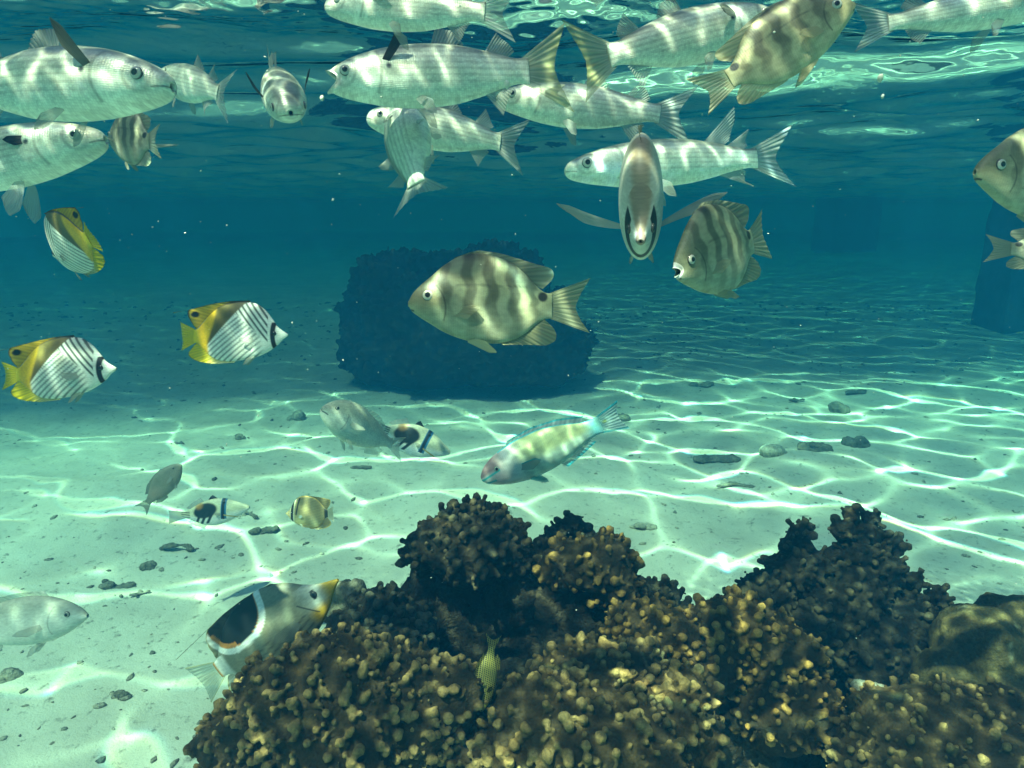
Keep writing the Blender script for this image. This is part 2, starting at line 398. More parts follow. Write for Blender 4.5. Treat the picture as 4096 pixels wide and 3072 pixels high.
def colony(label, lobes, rk, tip, flesh, seed, cover=.9, density=1.0, group='knobby corals of the near reef', cat='coral', vox=None):
    rg = np.random.default_rng(seed)
    c0 = px(*lobes[0][:3]); e = bpy.data.objects.new('knobby_coral', None); ROOT.objects.link(e); e.location = (c0.x, c0.y, c0.z - .15)
    tag(e, label, cat, group); bpy.context.view_layer.update()
    for l in lobes:
        c, r = at_px(*l); PILLARS.append((c[0], c[1], c[2], r[0])); o = knob_lobe('coral_head', c, r, rk, None, tip, flesh, rg, cover, density=density, vox=vox)
        o.parent = e; o.matrix_parent_inverse = Matrix.Translation(e.location).inverted()
    return e
TAN, OCH, DUN = (.29, .20, .08), (.39, .23, .065), (.085, .064, .034)
DK, DK2 = (.040, .027, .011), (.026, .020, .011)
colony('rounded dark coral mound with pale knobs below the saddled fish', [(1340, 2900, .92, 440, 360, .7), (1620, 2840, .95, 290, 270, .8), (1040, 3010, .90, 230, 230, .8)], .0066, TAN, DK, 1, .92, 1.0)
colony('tall mushroom-shaped dark coral head, the highest in the middle', [(1880, 2200, 1.25, 190, 150), (1780, 2180, 1.25, 140, 120), (1960, 2150, 1.27, 130, 120), (1890, 2085, 1.27, 110, 75), (1690, 2215, 1.24, 65, 55), (2050, 2240, 1.25, 70, 90)], .0085, DUN, DK2, 2)
colony('coral head with sunlit yellowish top, right of the tall dark one', [(2370, 2260, 1.24, 170, 105), (2450, 2330, 1.24, 110, 130), (2240, 2290, 1.25, 85, 90)], .0088, OCH, DK, 3)
colony('small dark coral spire between the two round coral heads', [(2290, 2100, 1.40, 45, 45), (2230, 2140, 1.40, 50, 45), (2180, 2200, 1.40, 55, 60), (2350, 2150, 1.41, 40, 40), (2270, 2190, 1.41, 80, 60)], .0085, (.08, .07, .04), DK2, 4)
colony('low dark coral sloping down to the sand, middle right', [(2620, 2400, 1.36, 100, 75), (2560, 2450, 1.34, 110, 110), (2720, 2470, 1.36, 60, 65), (2640, 2540, 1.33, 150, 110)], .0085, (.09, .075, .045), DK2, 5)
colony('tall ragged dark coral with branching peaks at right', [(3190, 2270, 1.36, 110, 80), (3190, 2150, 1.36, 42, 55), (3225, 2110, 1.36, 30, 24), (3150, 2180, 1.36, 34, 34), (3400, 2060, 1.37, 30, 34), (3370, 2120, 1.37, 48, 40), (3480, 2075, 1.37, 34, 30), (3455, 2140, 1.37, 60, 50), (3430, 2210, 1.37, 85, 55), (3560, 2165, 1.37, 40, 28), (3585, 2205, 1.37, 28, 24), (3500, 2290, 1.36, 90, 75), (3080, 2360, 1.35, 105, 80), (2960, 2410, 1.34, 65, 60),
        (3350, 2390, 1.35, 180, 120), (3650, 2330, 1.36, 34, 42), (3630, 2420, 1.36, 55, 55), (3740, 2410, 1.35, 38, 60), (3710, 2480, 1.35, 55, 50), (3610, 2520, 1.34, 140, 110), (3200, 2520, 1.33, 220, 140), (3480, 2600, 1.32, 220, 150)], .0090, (.085, .068, .038), DK2, 6)
colony('front coral mound of fat tan knobs, bottom middle', [(2330, 2960, .95, 400, 260), (2400, 2740, 1.0, 290, 150), (2020, 3010, .92, 220, 160), (2660, 2900, .98, 220, 220)], .0075, TAN, DK, 7, .95, 1.0)
colony('lit yellowish coral ridge behind the front mound', [(2640, 2540, 1.10, 170, 105), (2520, 2500, 1.12, 100, 80), (2950, 2510, 1.10, 190, 110), (3100, 2620, 1.08, 170, 130), (2800, 2660, 1.08, 200, 110), (3130, 2830, 1.06, 220, 150)], .0074, OCH, DK, 8, .95)
colony('coral mound with scattered pale knobs in the bottom right corner', [(3790, 3010, .93, 380, 190), (3540, 3060, .94, 210, 140), (4060, 2960, .95, 190, 180)], .0067, TAN, DK, 9, .85, .95)
colony('low dark coral beside the orange snout of the saddled fish', [(1530, 2440, 1.22, 110, 85), (1450, 2510, 1.21, 130, 80), (1640, 2490, 1.22, 80, 70), (1570, 2560, 1.2, 170, 110)], .0085, (.10, .095, .065), DK2, 10)

def lumps(name, label, cat, parts, mat, cols, vox, nz, seed, group=None, world=False, spots=0):
    """A lumpy stone-like body fused from several ellipsoids. parts: pixel ellipsoids, or world ones."""
    V, Fc, off = [], [], 0
    for q in parts:
        c, r = (q[:3], q[3:6]) if world else at_px(*q[:5])
        V.append(ICO3[0] * np.array(r) + np.array(c)); Fc.append(ICO3[1] + off); off += len(ICO3[0])
    v, nr, f = voxelize(np.concatenate(V), np.concatenate(Fc), vox)
    for fr_, am in nz: v = v + nr * (am * fbm(v * fr_, seed, 4))[:, None]
    k = sst(-.5, .6, fbm(v * nz[0][0] * 1.7, seed + 5, 4))
    col = lerp(cols[0], cols[1], k)
    if spots: col = lerp(col, (.30, .29, .20), sst(.62, .75, vnoise(v * spots, 77)) * .8)
    return tag(mesh_obj(name, v, f, mat, None, np.clip(col, 0.004, 1)), label, cat, group)
lumps('boulder_coral', 'smooth brown lobed boulder coral at the right edge', 'coral', [(3920, 2570, 1.22, 170, 150), (4060, 2500, 1.24, 170, 110), (4080, 2660, 1.22, 210, 190), (3780, 2720, 1.20, 130, 120), (3900, 2760, 1.18, 200, 120)], CORAL, ((.085, .065, .025), (.16, .12, .05)), .006, ((14, .009), (45, .004), (160, .0012)), 3, spots=55)
lumps('grey_rock', 'small grey furrowed rock next to the orange snout of the saddled fish', 'rock', [(1390, 2390, 1.24, 55, 80), (1360, 2450, 1.24, 55, 60), (1425, 2370, 1.24, 35, 60)], ROCK, ((.14, .14, .10), (.28, .27, .20)), .005, ((40, .006), (120, .002)), 5)
lumps('pale_rock', 'pale flat stone lodged among the knobby corals at lower right', 'rock', [(3480, 2790, 1.05, 75, 50), (3440, 2750, 1.06, 40, 35), (3540, 2830, 1.05, 60, 40)], ROCK, ((.22, .22, .17), (.42, .40, .32)), .005, ((40, .005), (120, .0015)), 6)
b0 = []
for x, y, z, r in PILLARS:                     # the reef rock rises to a little below every coral head
    top = z - .35 * r; b0.append((x, y + .25 * r, (top + BED_Z - .1) / 2, r * .85 + .02, r * .8 + .02, (top - BED_Z + .1) / 2))
lumps('coral_rock', 'dark crusted rock that carries the near corals', 'rock', b0, ROCK, ((.022, .018, .012), (.085, .065, .04)), .010, ((9, .022), (30, .012), (90, .004)), 8, world=True)
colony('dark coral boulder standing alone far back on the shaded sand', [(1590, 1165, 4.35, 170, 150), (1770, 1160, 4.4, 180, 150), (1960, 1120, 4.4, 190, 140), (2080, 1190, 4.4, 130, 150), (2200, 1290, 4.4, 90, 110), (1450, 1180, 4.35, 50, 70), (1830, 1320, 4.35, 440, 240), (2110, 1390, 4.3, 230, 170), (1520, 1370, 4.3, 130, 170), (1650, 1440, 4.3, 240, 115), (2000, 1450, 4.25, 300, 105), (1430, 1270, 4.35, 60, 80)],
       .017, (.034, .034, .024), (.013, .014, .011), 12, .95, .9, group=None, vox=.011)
# ------------------------------------------------------------------ bits of dead coral on the sand
bed_z_at = lambda x, y: BED_Z + float(bed_h(np.array([[x, y, 0.0]]))[0])
RUB = coral_mat('dead_coral', 0.95, 160.0, 0.004)
def rubble_shape(kind, rg):
    if kind == 'lump': parts = [(rg.normal(0, .22, 3), rg.uniform(.55, .95, 3)) for _ in range(4)]
    elif kind == 'slab': parts = [(np.array([x, rg.normal(0, .1), rg.normal(0, .08)]), np.array([.5, .38, .22]) * rg.uniform(.8, 1.2)) for x in (-.7, -.2, .3, .8)]
    elif kind == 'stick': parts = [(np.array([x, .18 * math.sin(x * 2 + 1), .08 * math.cos(x * 3)]), np.array([.26, .15, .15]) * rg.uniform(.8, 1.15)) for x in np.linspace(-1, 1, 9)]
    elif kind == 'arch': parts = [(np.array([math.cos(a) * .9, .12 * math.sin(a * 2), math.sin(a) * .35]), np.array([.24, .17, .16]) * rg.uniform(.85, 1.15)) for a in np.linspace(.1, 3.0, 11)]
    elif kind == 'fork': parts = [(np.array([s * u * .8 * c, s * u * .5 * (1 - c), .12 * u]), np.array([.2, .15, .15])) for s, c in ((1, 1), (-1, .8), (1, .2), (-1, .2)) for u in (.1, .4, .7, 1.0)]
    else: parts = [(np.array([math.cos(a) * .75, math.sin(a) * .75, 0]), np.array([.34, .34, .28]) * rg.uniform(.8, 1.2)) for a in np.linspace(0, 5.6, 9)]
    V, Fc, off = [], [], 0
    for c, r in parts: V.append(ICO2[0] * r + c); Fc.append(ICO2[1] + off); off += len(ICO2[0])
    v, nr, f = voxelize(np.concatenate(V), np.concatenate(Fc), .075)
    return v + nr * (.10 * fbm(v * 3, 5, 3))[:, None], f
PIECES = [((3255, 1822), 62, 'ring', 'ring-shaped dead coral in the oval hollow of the right-hand sand', .5), ((3428, 1800), 42, 'lump', 'oval dead coral lump right of the ring-shaped one', .5), ((2860, 1868), 70, 'slab', 'long rough dead coral slab left of the ring-shaped one', .6),
    ((2937, 1975), 62, 'stick', 'bent finger of dead coral on the sand above the lit coral ridge', .7), ((3100, 1862), 48, 'lump', 'pale dead coral lump just left of the ring-shaped one', 1.3), ((2490, 1680), 29, 'lump', 'dark dead coral lump behind the tail of the parrotfish', .45), ((2565, 2140), 45, 'slab', 'pale flat coral scrap beyond the sunlit coral head', 1.2),
    ((988, 2098), 50, 'stick', 'knobbed coral stick on the sand between the lower triggerfish and the round fish', .6), ((708, 2225), 62, 'arch', 'arched coral finger lying on the sand below the lower triggerfish', .5), ((1056, 2152), 46, 'slab', 'thin dark coral flake below the round brown fish', .45), ((1445, 1908), 34, 'slab', 'low dark coral scrap on the sand left of the parrotfish snout', .5),
    ((717, 1786), 27, 'fork', 'dark forked coral scrap beyond the drab brown fish', .4), ((957, 1768), 19, 'lump', 'small dark lump on the far lit sand', .7), ((468, 2356), 56, 'slab', 'rough dead coral piece above the pale bream', .6), ((555, 2383), 42, 'fork', 'branching bit of dead coral behind the saddled fish', .8),
    ((597, 2275), 30, 'lump', 'small round rubble lump below the arched coral finger', .55), ((54, 2729), 40, 'lump', 'brownish lump on the sand at the lower left edge', .6), ((488, 2800), 26, 'lump', 'small dark oval pebble below the saddled fish', .35), ((807, 2960), 34, 'slab', 'grey scrap of coral against the foot of the left coral mound', .6),
    ((3350, 1645), 42, 'lump', 'dark rubble lump on the far right sand near the shade', .5), ((3420, 1590), 42, 'slab', 'coral slab at the edge of the shade, far right', .5), ((3180, 1610), 40, 'fork', 'forked rubble at the edge of the shade, middle right', .5), ((2800, 1560), 46, 'slab', 'flat rubble at the foot of the far dark boulder', .8), ((1190, 1690), 31, 'lump', 'rounded rubble on the lit sand left of the grey fish', .9)]
for k, ((x, y), r, kind, lab, lum) in enumerate(PIECES):
    rg = np.random.default_rng(300 + k); v, f = rubble_shape(kind, rg); p = bed_pt(x, y); dist = -(cam_m.inverted() @ p).z; s = r * dist / FPX
    a = rg.uniform(-.5, .5); ca, sa = math.cos(a), math.sin(a); v = np.stack([v[:, 0] * ca - v[:, 1] * sa, v[:, 0] * sa + v[:, 1] * ca, v[:, 2] * .8], -1) * s
    col = lerp((.38, .35, .26), (.58, .54, .42), sst(-.5, .6, fbm(v / s * 2, 9, 3))) * lum
    o = mesh_obj('dead_coral', v, f, RUB, None, np.clip(col, 0, 1)); o.location = (p.x, p.y, bed_z_at(p.x, p.y) + s * .12); tag(o, lab, 'coral rubble', 'pieces of dead coral on the sand')
V, Fc, C, off = [], [], [], 0
rg = np.random.default_rng(77); shp = [rubble_shape(k, rg) for k in ('lump', 'slab', 'stick')]
lo = []
for _ in range(12):
    d = rg.normal(0, 1, 3); lo.append((ICO1[0] * (1 + .35 * rg.normal(0, 1, (len(ICO1[0]), 1)))) * rg.uniform(.5, 1, 3))
n = 0
while n < 2300:
    y = 0.9 + 7.5 * rg.random() ** 1.3; x = rg.uniform(-.95, .95) * y
    if vnoise(np.array([[x * 1.6, y * 2.0, 3.3]]), 91)[0] < rg.uniform(-.9, .75): continue
    s = 0.003 + 0.009 * rg.random() ** 3.5 + 0.004 * max(0, y - 3); a = rg.uniform(0, 6.3)
    q = lo[rg.integers(12)] * s * np.array([1.4, 1, .6]); q = np.stack([q[:, 0] * math.cos(a) - q[:, 1] * math.sin(a), q[:, 0] * math.sin(a) + q[:, 1] * math.cos(a), q[:, 2]], -1)
    V.append(q + np.array([x, y, bed_z_at(x, y) + s * .15])); Fc.append(ICO1[1] + off); off += len(ICO1[0]); C.append(np.repeat(np.array([[.46, .42, .32]]) * rg.uniform(.35, 1.3), len(ICO1[0]), 0)); n += 1
tag(mesh_obj('gravel', np.concatenate(V), np.concatenate(Fc), RUB, None, np.concatenate(C)), 'loose coral gravel strewn over the sand', 'gravel', kind='stuff')
# ------------------------------------------------------------------ specks drifting in the water
SPK = NT('pale_crumb'); SPK.surf(SPK.n('BsdfPrincipled', Base_Color=(.75, .72, .6), Roughness=.8))
V, Fc, off = [], [], 0
for _ in range(420):
    d = rg.uniform(.55, 2.6); p = px(rg.uniform(-100, 4200), rg.uniform(0, 1500) if rg.random() < .8 else rg.uniform(1500, 2600), d)
    if p.z > -.03: continue
    s = rg.uniform(.0005, .0012) * (1 + (rg.random() < .06)); q = ICO1[0] * (1 + .4 * rg.normal(0, 1, (len(ICO1[0]), 1))) * rg.uniform(.4, 1.2, 3) * s
    V.append(q + np.array(p)); Fc.append(ICO1[1] + off); off += len(ICO1[0])
tag(mesh_obj('debris', np.concatenate(V), np.concatenate(Fc), SPK.m), 'tiny pale specks drifting in the water', 'debris', kind='stuff')
for (x, y), r, lab in (((3522, 312), 15, 'white food crumb sinking in the open water, the largest'), ((3530, 385), 7, 'tiny white crumb sinking below the largest one'), ((1287, 392), 10, 'white crumb right in front of the open mouth of a mullet'), ((2028, 338), 14, 'round pale crumb below the back half of the open-mouthed mullet')):
    q = ICO2[0] * (1 + .30 * fbm(ICO2[0] * 2 + x, 3, 2))[:, None] * np.array([.8, .7, 1.15]) * r * .9 / FPX
    o = mesh_obj('crumb', q, ICO2[1], SPK.m); o.location = px(x, y, .9); tag(o, lab, 'crumb', 'white food crumbs')
# ------------------------------------------------------------------ fish: one generator, one recipe per species
def spline(pts, n):
    """Edge of a fin: the given points joined by a soft curve."""
    p = resample(pts, n)
    for _ in range(10 if len(pts) > 3 else 4):
        q = p.copy(); q[1:-1] = (p[:-2] + 2 * p[1:-1] + p[2:]) / 4; p = q
    return p
def fish_skin(name, metallic, rough, scale_u, scale_v, bump, dark=0.66):
    m = NT(name)
    col = m.n('Attribute', {'attribute_name': 'Col'}); tu = m.n('Attribute', {'attribute_name': 'tu'}); tv = m.n('Attribute', {'attribute_name': 'tv'})
    sc = m.n('CombineXYZ', X=m.math('MULTIPLY', tu.outputs['Fac'], scale_u), Y=m.math('MULTIPLY', tv.outputs['Fac'], scale_v))
    vo = m.n('TexVoronoi', {'voronoi_dimensions': '2D'}, Vector=sc, Scale=1.0, Randomness=0.35)
    ns = m.n('TexNoise', {'noise_dimensions': '2D'}, Vector=sc, Scale=0.25, Detail=3.0)
    base = m.mix(m.ramp(vo.outputs[0], [(0.25, (1, 1, 1)), (0.75, (0.62, 0.62, 0.6))]), (0, 0, 0), col.outputs['Color'], 'MIX') if False else m.mix(1.0, col.outputs['Color'], m.ramp(vo.outputs[0], [(0.2, (1.06, 1.06, 1.06)), (0.8, (dark, dark, dark))]), 'MULTIPLY')
    base = m.mix(0.5, base, m.ramp(ns.outputs[0], [(0.3, (0.72, 0.72, 0.72)), (0.7, (1.2, 1.2, 1.2))]), 'MULTIPLY')
    if metallic: base = m.mix(0.55, base, m.ramp(vo.outputs['Color'], [(0.1, (0.80, 0.80, 0.80)), (0.9, (1.28, 1.28, 1.25))]), 'MULTIPLY')
    bpn = m.n('Bump', {'invert': True}, Strength=bump, Distance=0.002, Height=vo.outputs[0])
    p = m.n('BsdfPrincipled', Base_Color=base, Roughness=rough, Metallic=metallic, Normal=bpn)
    p.inputs['Specular IOR Level'].default_value = 0.35
    return m.surf(p)
def fin_skin(name, clear):
    m = NT(name); col = m.n('Attribute', {'attribute_name': 'Col'})
    d = m.n('BsdfDiffuse', Color=col.outputs['Color']); t = m.n('BsdfTranslucent', Color=col.outputs['Color'])
    a = m.n('MixShader', _0=0.42, _1=d, _2=t)
    gl = m.n('BsdfGlossy', Color=(0.8, 0.8, 0.8), Roughness=0.35)
    a2 = m.n('MixShader', _0=0.025, _1=a, _2=gl)
    tr = m.n('BsdfTransparent', Color=(1, 1, 1))
    return m.surf(m.n('MixShader', _0=clear, _1=a2, _2=tr))
SKIN_SILVER = fish_skin('silver_scales', 0.2, 0.36, 110, 30, 0.18, 0.86)
SKIN_MATT = fish_skin('fine_scales', 0.0, 0.5, 80, 34, 0.15, 0.85)
SKIN_SMOOTH = fish_skin('smooth_hide', 0.0, 0.5, 160, 70, 0.08, 0.9)
FIN_CLEAR = fin_skin('clear_fin', 0.38); FIN_MID = fin_skin('thin_fin', 0.15); FIN_SOLID = fin_skin('solid_fin', 0.02)
_e = NT('wet_eye'); _p = _e.n('BsdfPrincipled', Base_Color=_e.n('Attribute', {'attribute_name': 'Col'}).outputs['Color'], Roughness=0.12); EYE = _e.surf(_p)

def fish(name, label, cat, sp, pos, f, up, TL, group=None, bend=0.0, depth=1.0, wide=1.0, seed=0, fins=None, noeye=False, pect=None, tint=(1, 1, 1), fat=None, gape=None):
    """One fish: an Empty at its middle; children body, eyes, fins. f = heading, up = its own up, TL = total length in metres."""
    f = f.normalized(); z = (up - f * up.dot(f)).normalized(); y = z.cross(f)
    root = bpy.data.objects.new(name, None); ROOT.objects.link(root)
    root.matrix_world = Matrix(((f.x, y.x, z.x, pos.x), (f.y, y.y, z.y, pos.y), (f.z, y.z, z.z, pos.z), (0, 0, 0, 1)))
    tag(root, label, cat, group)
    tint = np.asarray(tint)
    P = np.array(sp['prof'], float); tb = P[-1, 0]
    cz = lambda a: np.asarray(a) * depth
    bendf = lambda t: bend * (np.clip(t - 0.2, 0, None) ** 2) * (1 if np.isscalar(bend) else 1)
    L = lambda t, yy, zz: np.stack([(0.5 - t) * TL, (yy + bendf(t)) * TL, zz * TL], -1)
    # --- body
    NU, NV = 210, 120
    q = np.linspace(0, 1, NU); t = tb * (0.35 * q ** 2.2 + 0.65 * q)
    top, bot, hw = (pchip(P[:, 0], P[:, k], t) for k in (1, 2, 3)); hw = hw * wide; top, bot = cz(top), cz(bot)
    a = np.linspace(0, 2 * np.pi, NV, endpoint=False)
    ex = sp.get('ex', 1.0)
    g = gape or sp.get('gape', (0.010, 0.008, 0.03))
    mid = (top + bot) / 2; hh = (top - bot) / 2
    nose = 1 - sst(0, .075 if gape else .03, t); hh = np.maximum(hh, g[0] * 1.15 * nose + hh * (1 - nose)); hw = np.maximum(hw, g[1] * 1.15 * nose + hw * (1 - nose))
    ca, sa = np.cos(a), np.sin(a)
    yy = hw[:, None] * (np.sign(sa) * np.abs(sa) ** ex)[None, :]; zz = mid[:, None] + hh[:, None] * ca[None, :]
    tt = np.repeat(t[:, None], NV, 1); vv = np.repeat(ca[None, :], NU, 0)
    # a modelled mouth: the snout opens into a short throat
    tt = tt + (g[2] * .9 if gape else 0) * (np.abs(sa) ** 2.5)[None] * (1 - sst(0, .12, t))[:, None]      # corners of an open mouth lie further back
    k0 = []
    mz = sp.get('mouth_z', (top[0] + bot[0]) / 2)
    for s_, inn in ((0.05, g[2]), (0.7, g[2] * 0.7), (1.0, g[2] * 0.2)):
        k0.append((inn + (g[2] * .9 if gape else 0) * np.abs(sa) ** 2.5, g[1] * s_ * sa, mz + g[0] * s_ * ca))
    yy = np.concatenate([np.stack([k[1] for k in k0]), yy]); zz = np.concatenate([np.stack([k[2] for k in k0]), zz])
    tt = np.concatenate([np.stack([k[0] for k in k0]), tt]); vv = np.concatenate([np.repeat(ca[None], 3, 0), vv])
    zn = zz / depth
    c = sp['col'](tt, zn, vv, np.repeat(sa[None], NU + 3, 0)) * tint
    c = c * (1 + 0.10 * fbm(np.stack([tt * 14, zn * 22, tt * 0 + seed * 7.1], -1), 5 + seed, 3))[..., None]
    c[:2] = (0.03, 0.02, 0.018)
    if gape: c[3:12] = lerp(c[3:12], (.62, .60, .54), .7)
    co = L(tt, yy, zz).reshape(-1, 3)
    fc = grid_faces(NU + 3, NV, True)
    co = np.concatenate([co, co[-NV:].mean(0, keepdims=True), co[:NV].mean(0, keepdims=True)])
    n0 = (NU + 2) * NV
    fl = (fc, np.array([(n0 + j, n0 + (j + 1) % NV, len(co) - 2) for j in range(NV)] + [((j + 1) % NV, j, len(co) - 1) for j in range(NV)]))
    cc = np.concatenate([c.reshape(-1, 3), c[-1, :1], c[0, :1]])
    body = mesh_obj('body', co, fl, sp.get('skin', SKIN_MATT), root, np.clip(cc, 0, 1),
                    extra={'tu': np.r_[tt.ravel(), tb, 0], 'tv': np.r_[(zz / 0.2).ravel(), 0, 0]})
    hw_at = lambda te, ze: float(np.interp(te, t, hw)) * max(0.0, 1 - ((ze - float(np.interp(te, t, mid))) / max(float(np.interp(te, t, hh)), 1e-4)) ** 2) ** 0.5
    # --- eyes
    if not noeye:
        te, ze, r, iris = sp['eye']; ze *= depth
        for s in (-1, 1):
            nb = 22; th = np.linspace(0, np.pi, nb); ph = np.linspace(0, 2 * np.pi, 28, endpoint=False)
            TH, PH = np.meshgrid(th, ph, indexing='ij')
            ec = np.stack([np.sin(TH) * np.cos(PH) * r, s * np.cos(TH) * r * 0.55, np.sin(TH) * np.sin(PH) * r], -1)
            rr = np.sin(TH); front = np.cos(TH) > 0
            cI = lerp(np.asarray(iris) * .72, (0.01, 0.01, 0.012), np.where(front & (rr < 0.56), 1.0, 0.0)) * np.ones(TH.shape + (1,))
            cI = lerp(cI, (0.06, 0.055, 0.045), sst(0.86, 0.97, rr))
            yo = s * (hw_at(te, ze) - 0.12 * r) + bendf(te)
            ec = ec + np.array([0.5 - te, yo, ze]); fc2 = grid_faces(nb, 28, True)
            if s > 0: fc2 = fc2[:, ::-1].copy()
            mesh_obj('eye', ec.reshape(-1, 3) * TL, fc2, EYE, root, cI.reshape(-1, 3))
    # --- median fins and tail
    for fn in (fins if fins is not None else sp['fins']):
        nm, base, edge, fcol, fm = fn[:5]; curl = fn[5] if len(fn) > 5 else 0.0
        nu, nv = 72, 16
        B = resample(base, nu); E = spline(edge, nu); s = np.linspace(0, 1, nv)[None, :, None]
        Q = B[:, None] * (1 - s) + E[:, None] * s
        u = np.linspace(0, 1, nu)[:, None] + 0 * s[0, :, 0][None]; ss = 0 * u + s[..., 0]
        rip = 0.0025 * np.sin(u * 60 + seed) * ss + 0.012 * np.sin(u * 5 + seed * 2) * ss ** 1.5 + curl * ss ** 2
        fq = fcol(Q[..., 0], Q[..., 1], u, ss) * tint
        fq = fq * (0.84 + 0.16 * np.cos(u * 2 * np.pi * 17))[..., None]
        mesh_obj(nm, L(Q[..., 0], rip, cz(Q[..., 1])).reshape(-1, 3), grid_faces(nu, nv), fm, root, np.clip(fq, 0, 1).reshape(-1, 3))
    # --- paired fins: (name, t, z, length, width root, width tip, direction(back, out, up), chord(back, out, up), colour, material)
    for pf in (pect if pect is not None else sp.get('paired', [])):
        nm, te, ze, ln, w0, w1, dr, ch, fcol, fm = pf[:10]; sides = pf[10] if len(pf) > 10 else (-1, 1)
        for s in sides:
            nu, nv = 22, 16
            u = np.linspace(-0.5, 0.5, nu)[:, None]; v = np.linspace(0, 1, nv)[None, :]
            wd = (w0 + (w1 - w0) * v ** 0.8) * (1 - 0.55 * sst(0.75, 1.02, v) )
            D = Vector((-dr[0], s * dr[1], dr[2])).normalized(); Cd = Vector((-ch[0], s * ch[1], ch[2])); Cd = (Cd - D * Cd.dot(D)).normalized(); Nn = D.cross(Cd)
            yo = s * hw_at(te, ze * depth) * 0.92 + bendf(te)
            o = np.array([0.5 - te, yo, ze * depth])
            sl = ln * v * (1 - 0.28 * (u + 0.5) ** 1.6)
            Q = o + sl[..., None] * np.array(D) + (wd * u)[..., None] * np.array(Cd) + (0.05 * ln * np.sin(v * 2.6) + 0.004 * np.sin(u * 50) * v + 0 * u)[..., None] * np.array(Nn)
            fq = fcol(u + 0 * v, v + 0 * u) * tint * (0.86 + 0.14 * np.cos(u * 75))[..., None]
            mesh_obj(nm, (Q * TL).reshape(-1, 3), grid_faces(nu, nv), fm, root, np.clip(fq, 0, 1).reshape(-1, 3))
    return root

CF, CU, CR = (cam_m.to_3x3() @ Vector(v) for v in ((0, 0, 1), (0, 1, 0), (1, 0, 0)))     # towards the camera, up, right
def aim(phi, yaw, roll=0, CF=CF):
    """Heading phi degrees anticlockwise from picture right, yaw degrees turned towards the camera, rolled about its own axis."""
    f = (CR * math.cos(R(phi)) + CU * math.sin(R(phi))) * math.cos(R(yaw)) + CF * math.sin(R(yaw))
    up = CU.copy()
    if abs(f.dot(up)) > 0.9: up = CF * (1 if f.dot(CU) < 0 else -1) + CU * 0.01
    z = (up - f * up.dot(f)).normalized()
    return f, Matrix.Rotation(R(roll), 3, f) @ z
def swim(name, label, cat, sp, nose, tail, d, yaw=0, roll=0, **kw):
    """Place a fish by where its nose and tail are seen and how far off it is."""
    dx, dy = nose[0] - tail[0], -(nose[1] - tail[1]); n = math.hypot(dx, dy)
    f, up = aim(math.degrees(math.atan2(dy, dx)), yaw, roll)
    TL = n * d / FPX / math.cos(R(yaw))
    return fish(name, label, cat, sp, px((nose[0] + tail[0]) / 2, (nose[1] + tail[1]) / 2, d), f, up, TL, **kw)
def hover(name, label, cat, sp, at, d, TL, phi, yaw, roll=0, **kw):
    f, up = aim(phi, yaw, roll, (cam.location - px(at[0], at[1], d)).normalized())
    return fish(name, label, cat, sp, px(at[0], at[1], d), f, up, TL, **kw)

flat = lambda c: (lambda t, z, u, s: np.ones(t.shape + (1,)) * np.asarray(c, float))
flat2 = lambda c: (lambda u, v: np.ones(u.shape + (1,)) * np.asarray(c, float))
def fade(c0, c1): return lambda t, z, u, s: lerp(c0, c1, s)
def fade2(c0, c1): return lambda u, v: lerp(c0, c1, v)
# ------------------------------------------------------------------ species recipes (lengths as shares of the total length; t runs from the snout back)
PALE = (0.62, 0.64, 0.56)
def mullet_col(t, z, v, a):
    c = lerp((0.80, 0.80, 0.68), (0.68, 0.69, 0.57), sst(-0.5, 0.25, v))
    c = lerp(c, (0.24, 0.25, 0.20), sst(0.45, 0.85, v) * sst(0.0, 0.05, t))
    ln = 0.5 + 0.5 * np.cos(z * 330); c = c * (1 - 0.24 * sst(0.45, 0.9, ln) * sst(0.22, 0.34, t) * (v > -0.55))[..., None]
    g = band(t - 0.025 * np.cos(v * 1.8), 0.205, 0.005, 0.006) * (np.abs(v) < 0.8); c = c * (1 - 0.45 * g)[..., None]
    c = c * (1 + .16 * (1 - sst(.19, .215, t - 0.025 * np.cos(v * 1.8))) * sst(.11, .14, t))[..., None]; c = c * (1 - .3 * band(np.hypot(t - .085, z - .012), .042, .005, .005))[..., None]
    c = lerp(c, (.30, .29, .24), band(z + .006 + .25 * t, 0, .002, .002) * (t < .045))
    c = lerp(c, (0.05, 0.05, 0.06), band(np.hypot((t - 0.26) , (z - 0.012) * 1.2), 0, 0.010, 0.005))
    return c
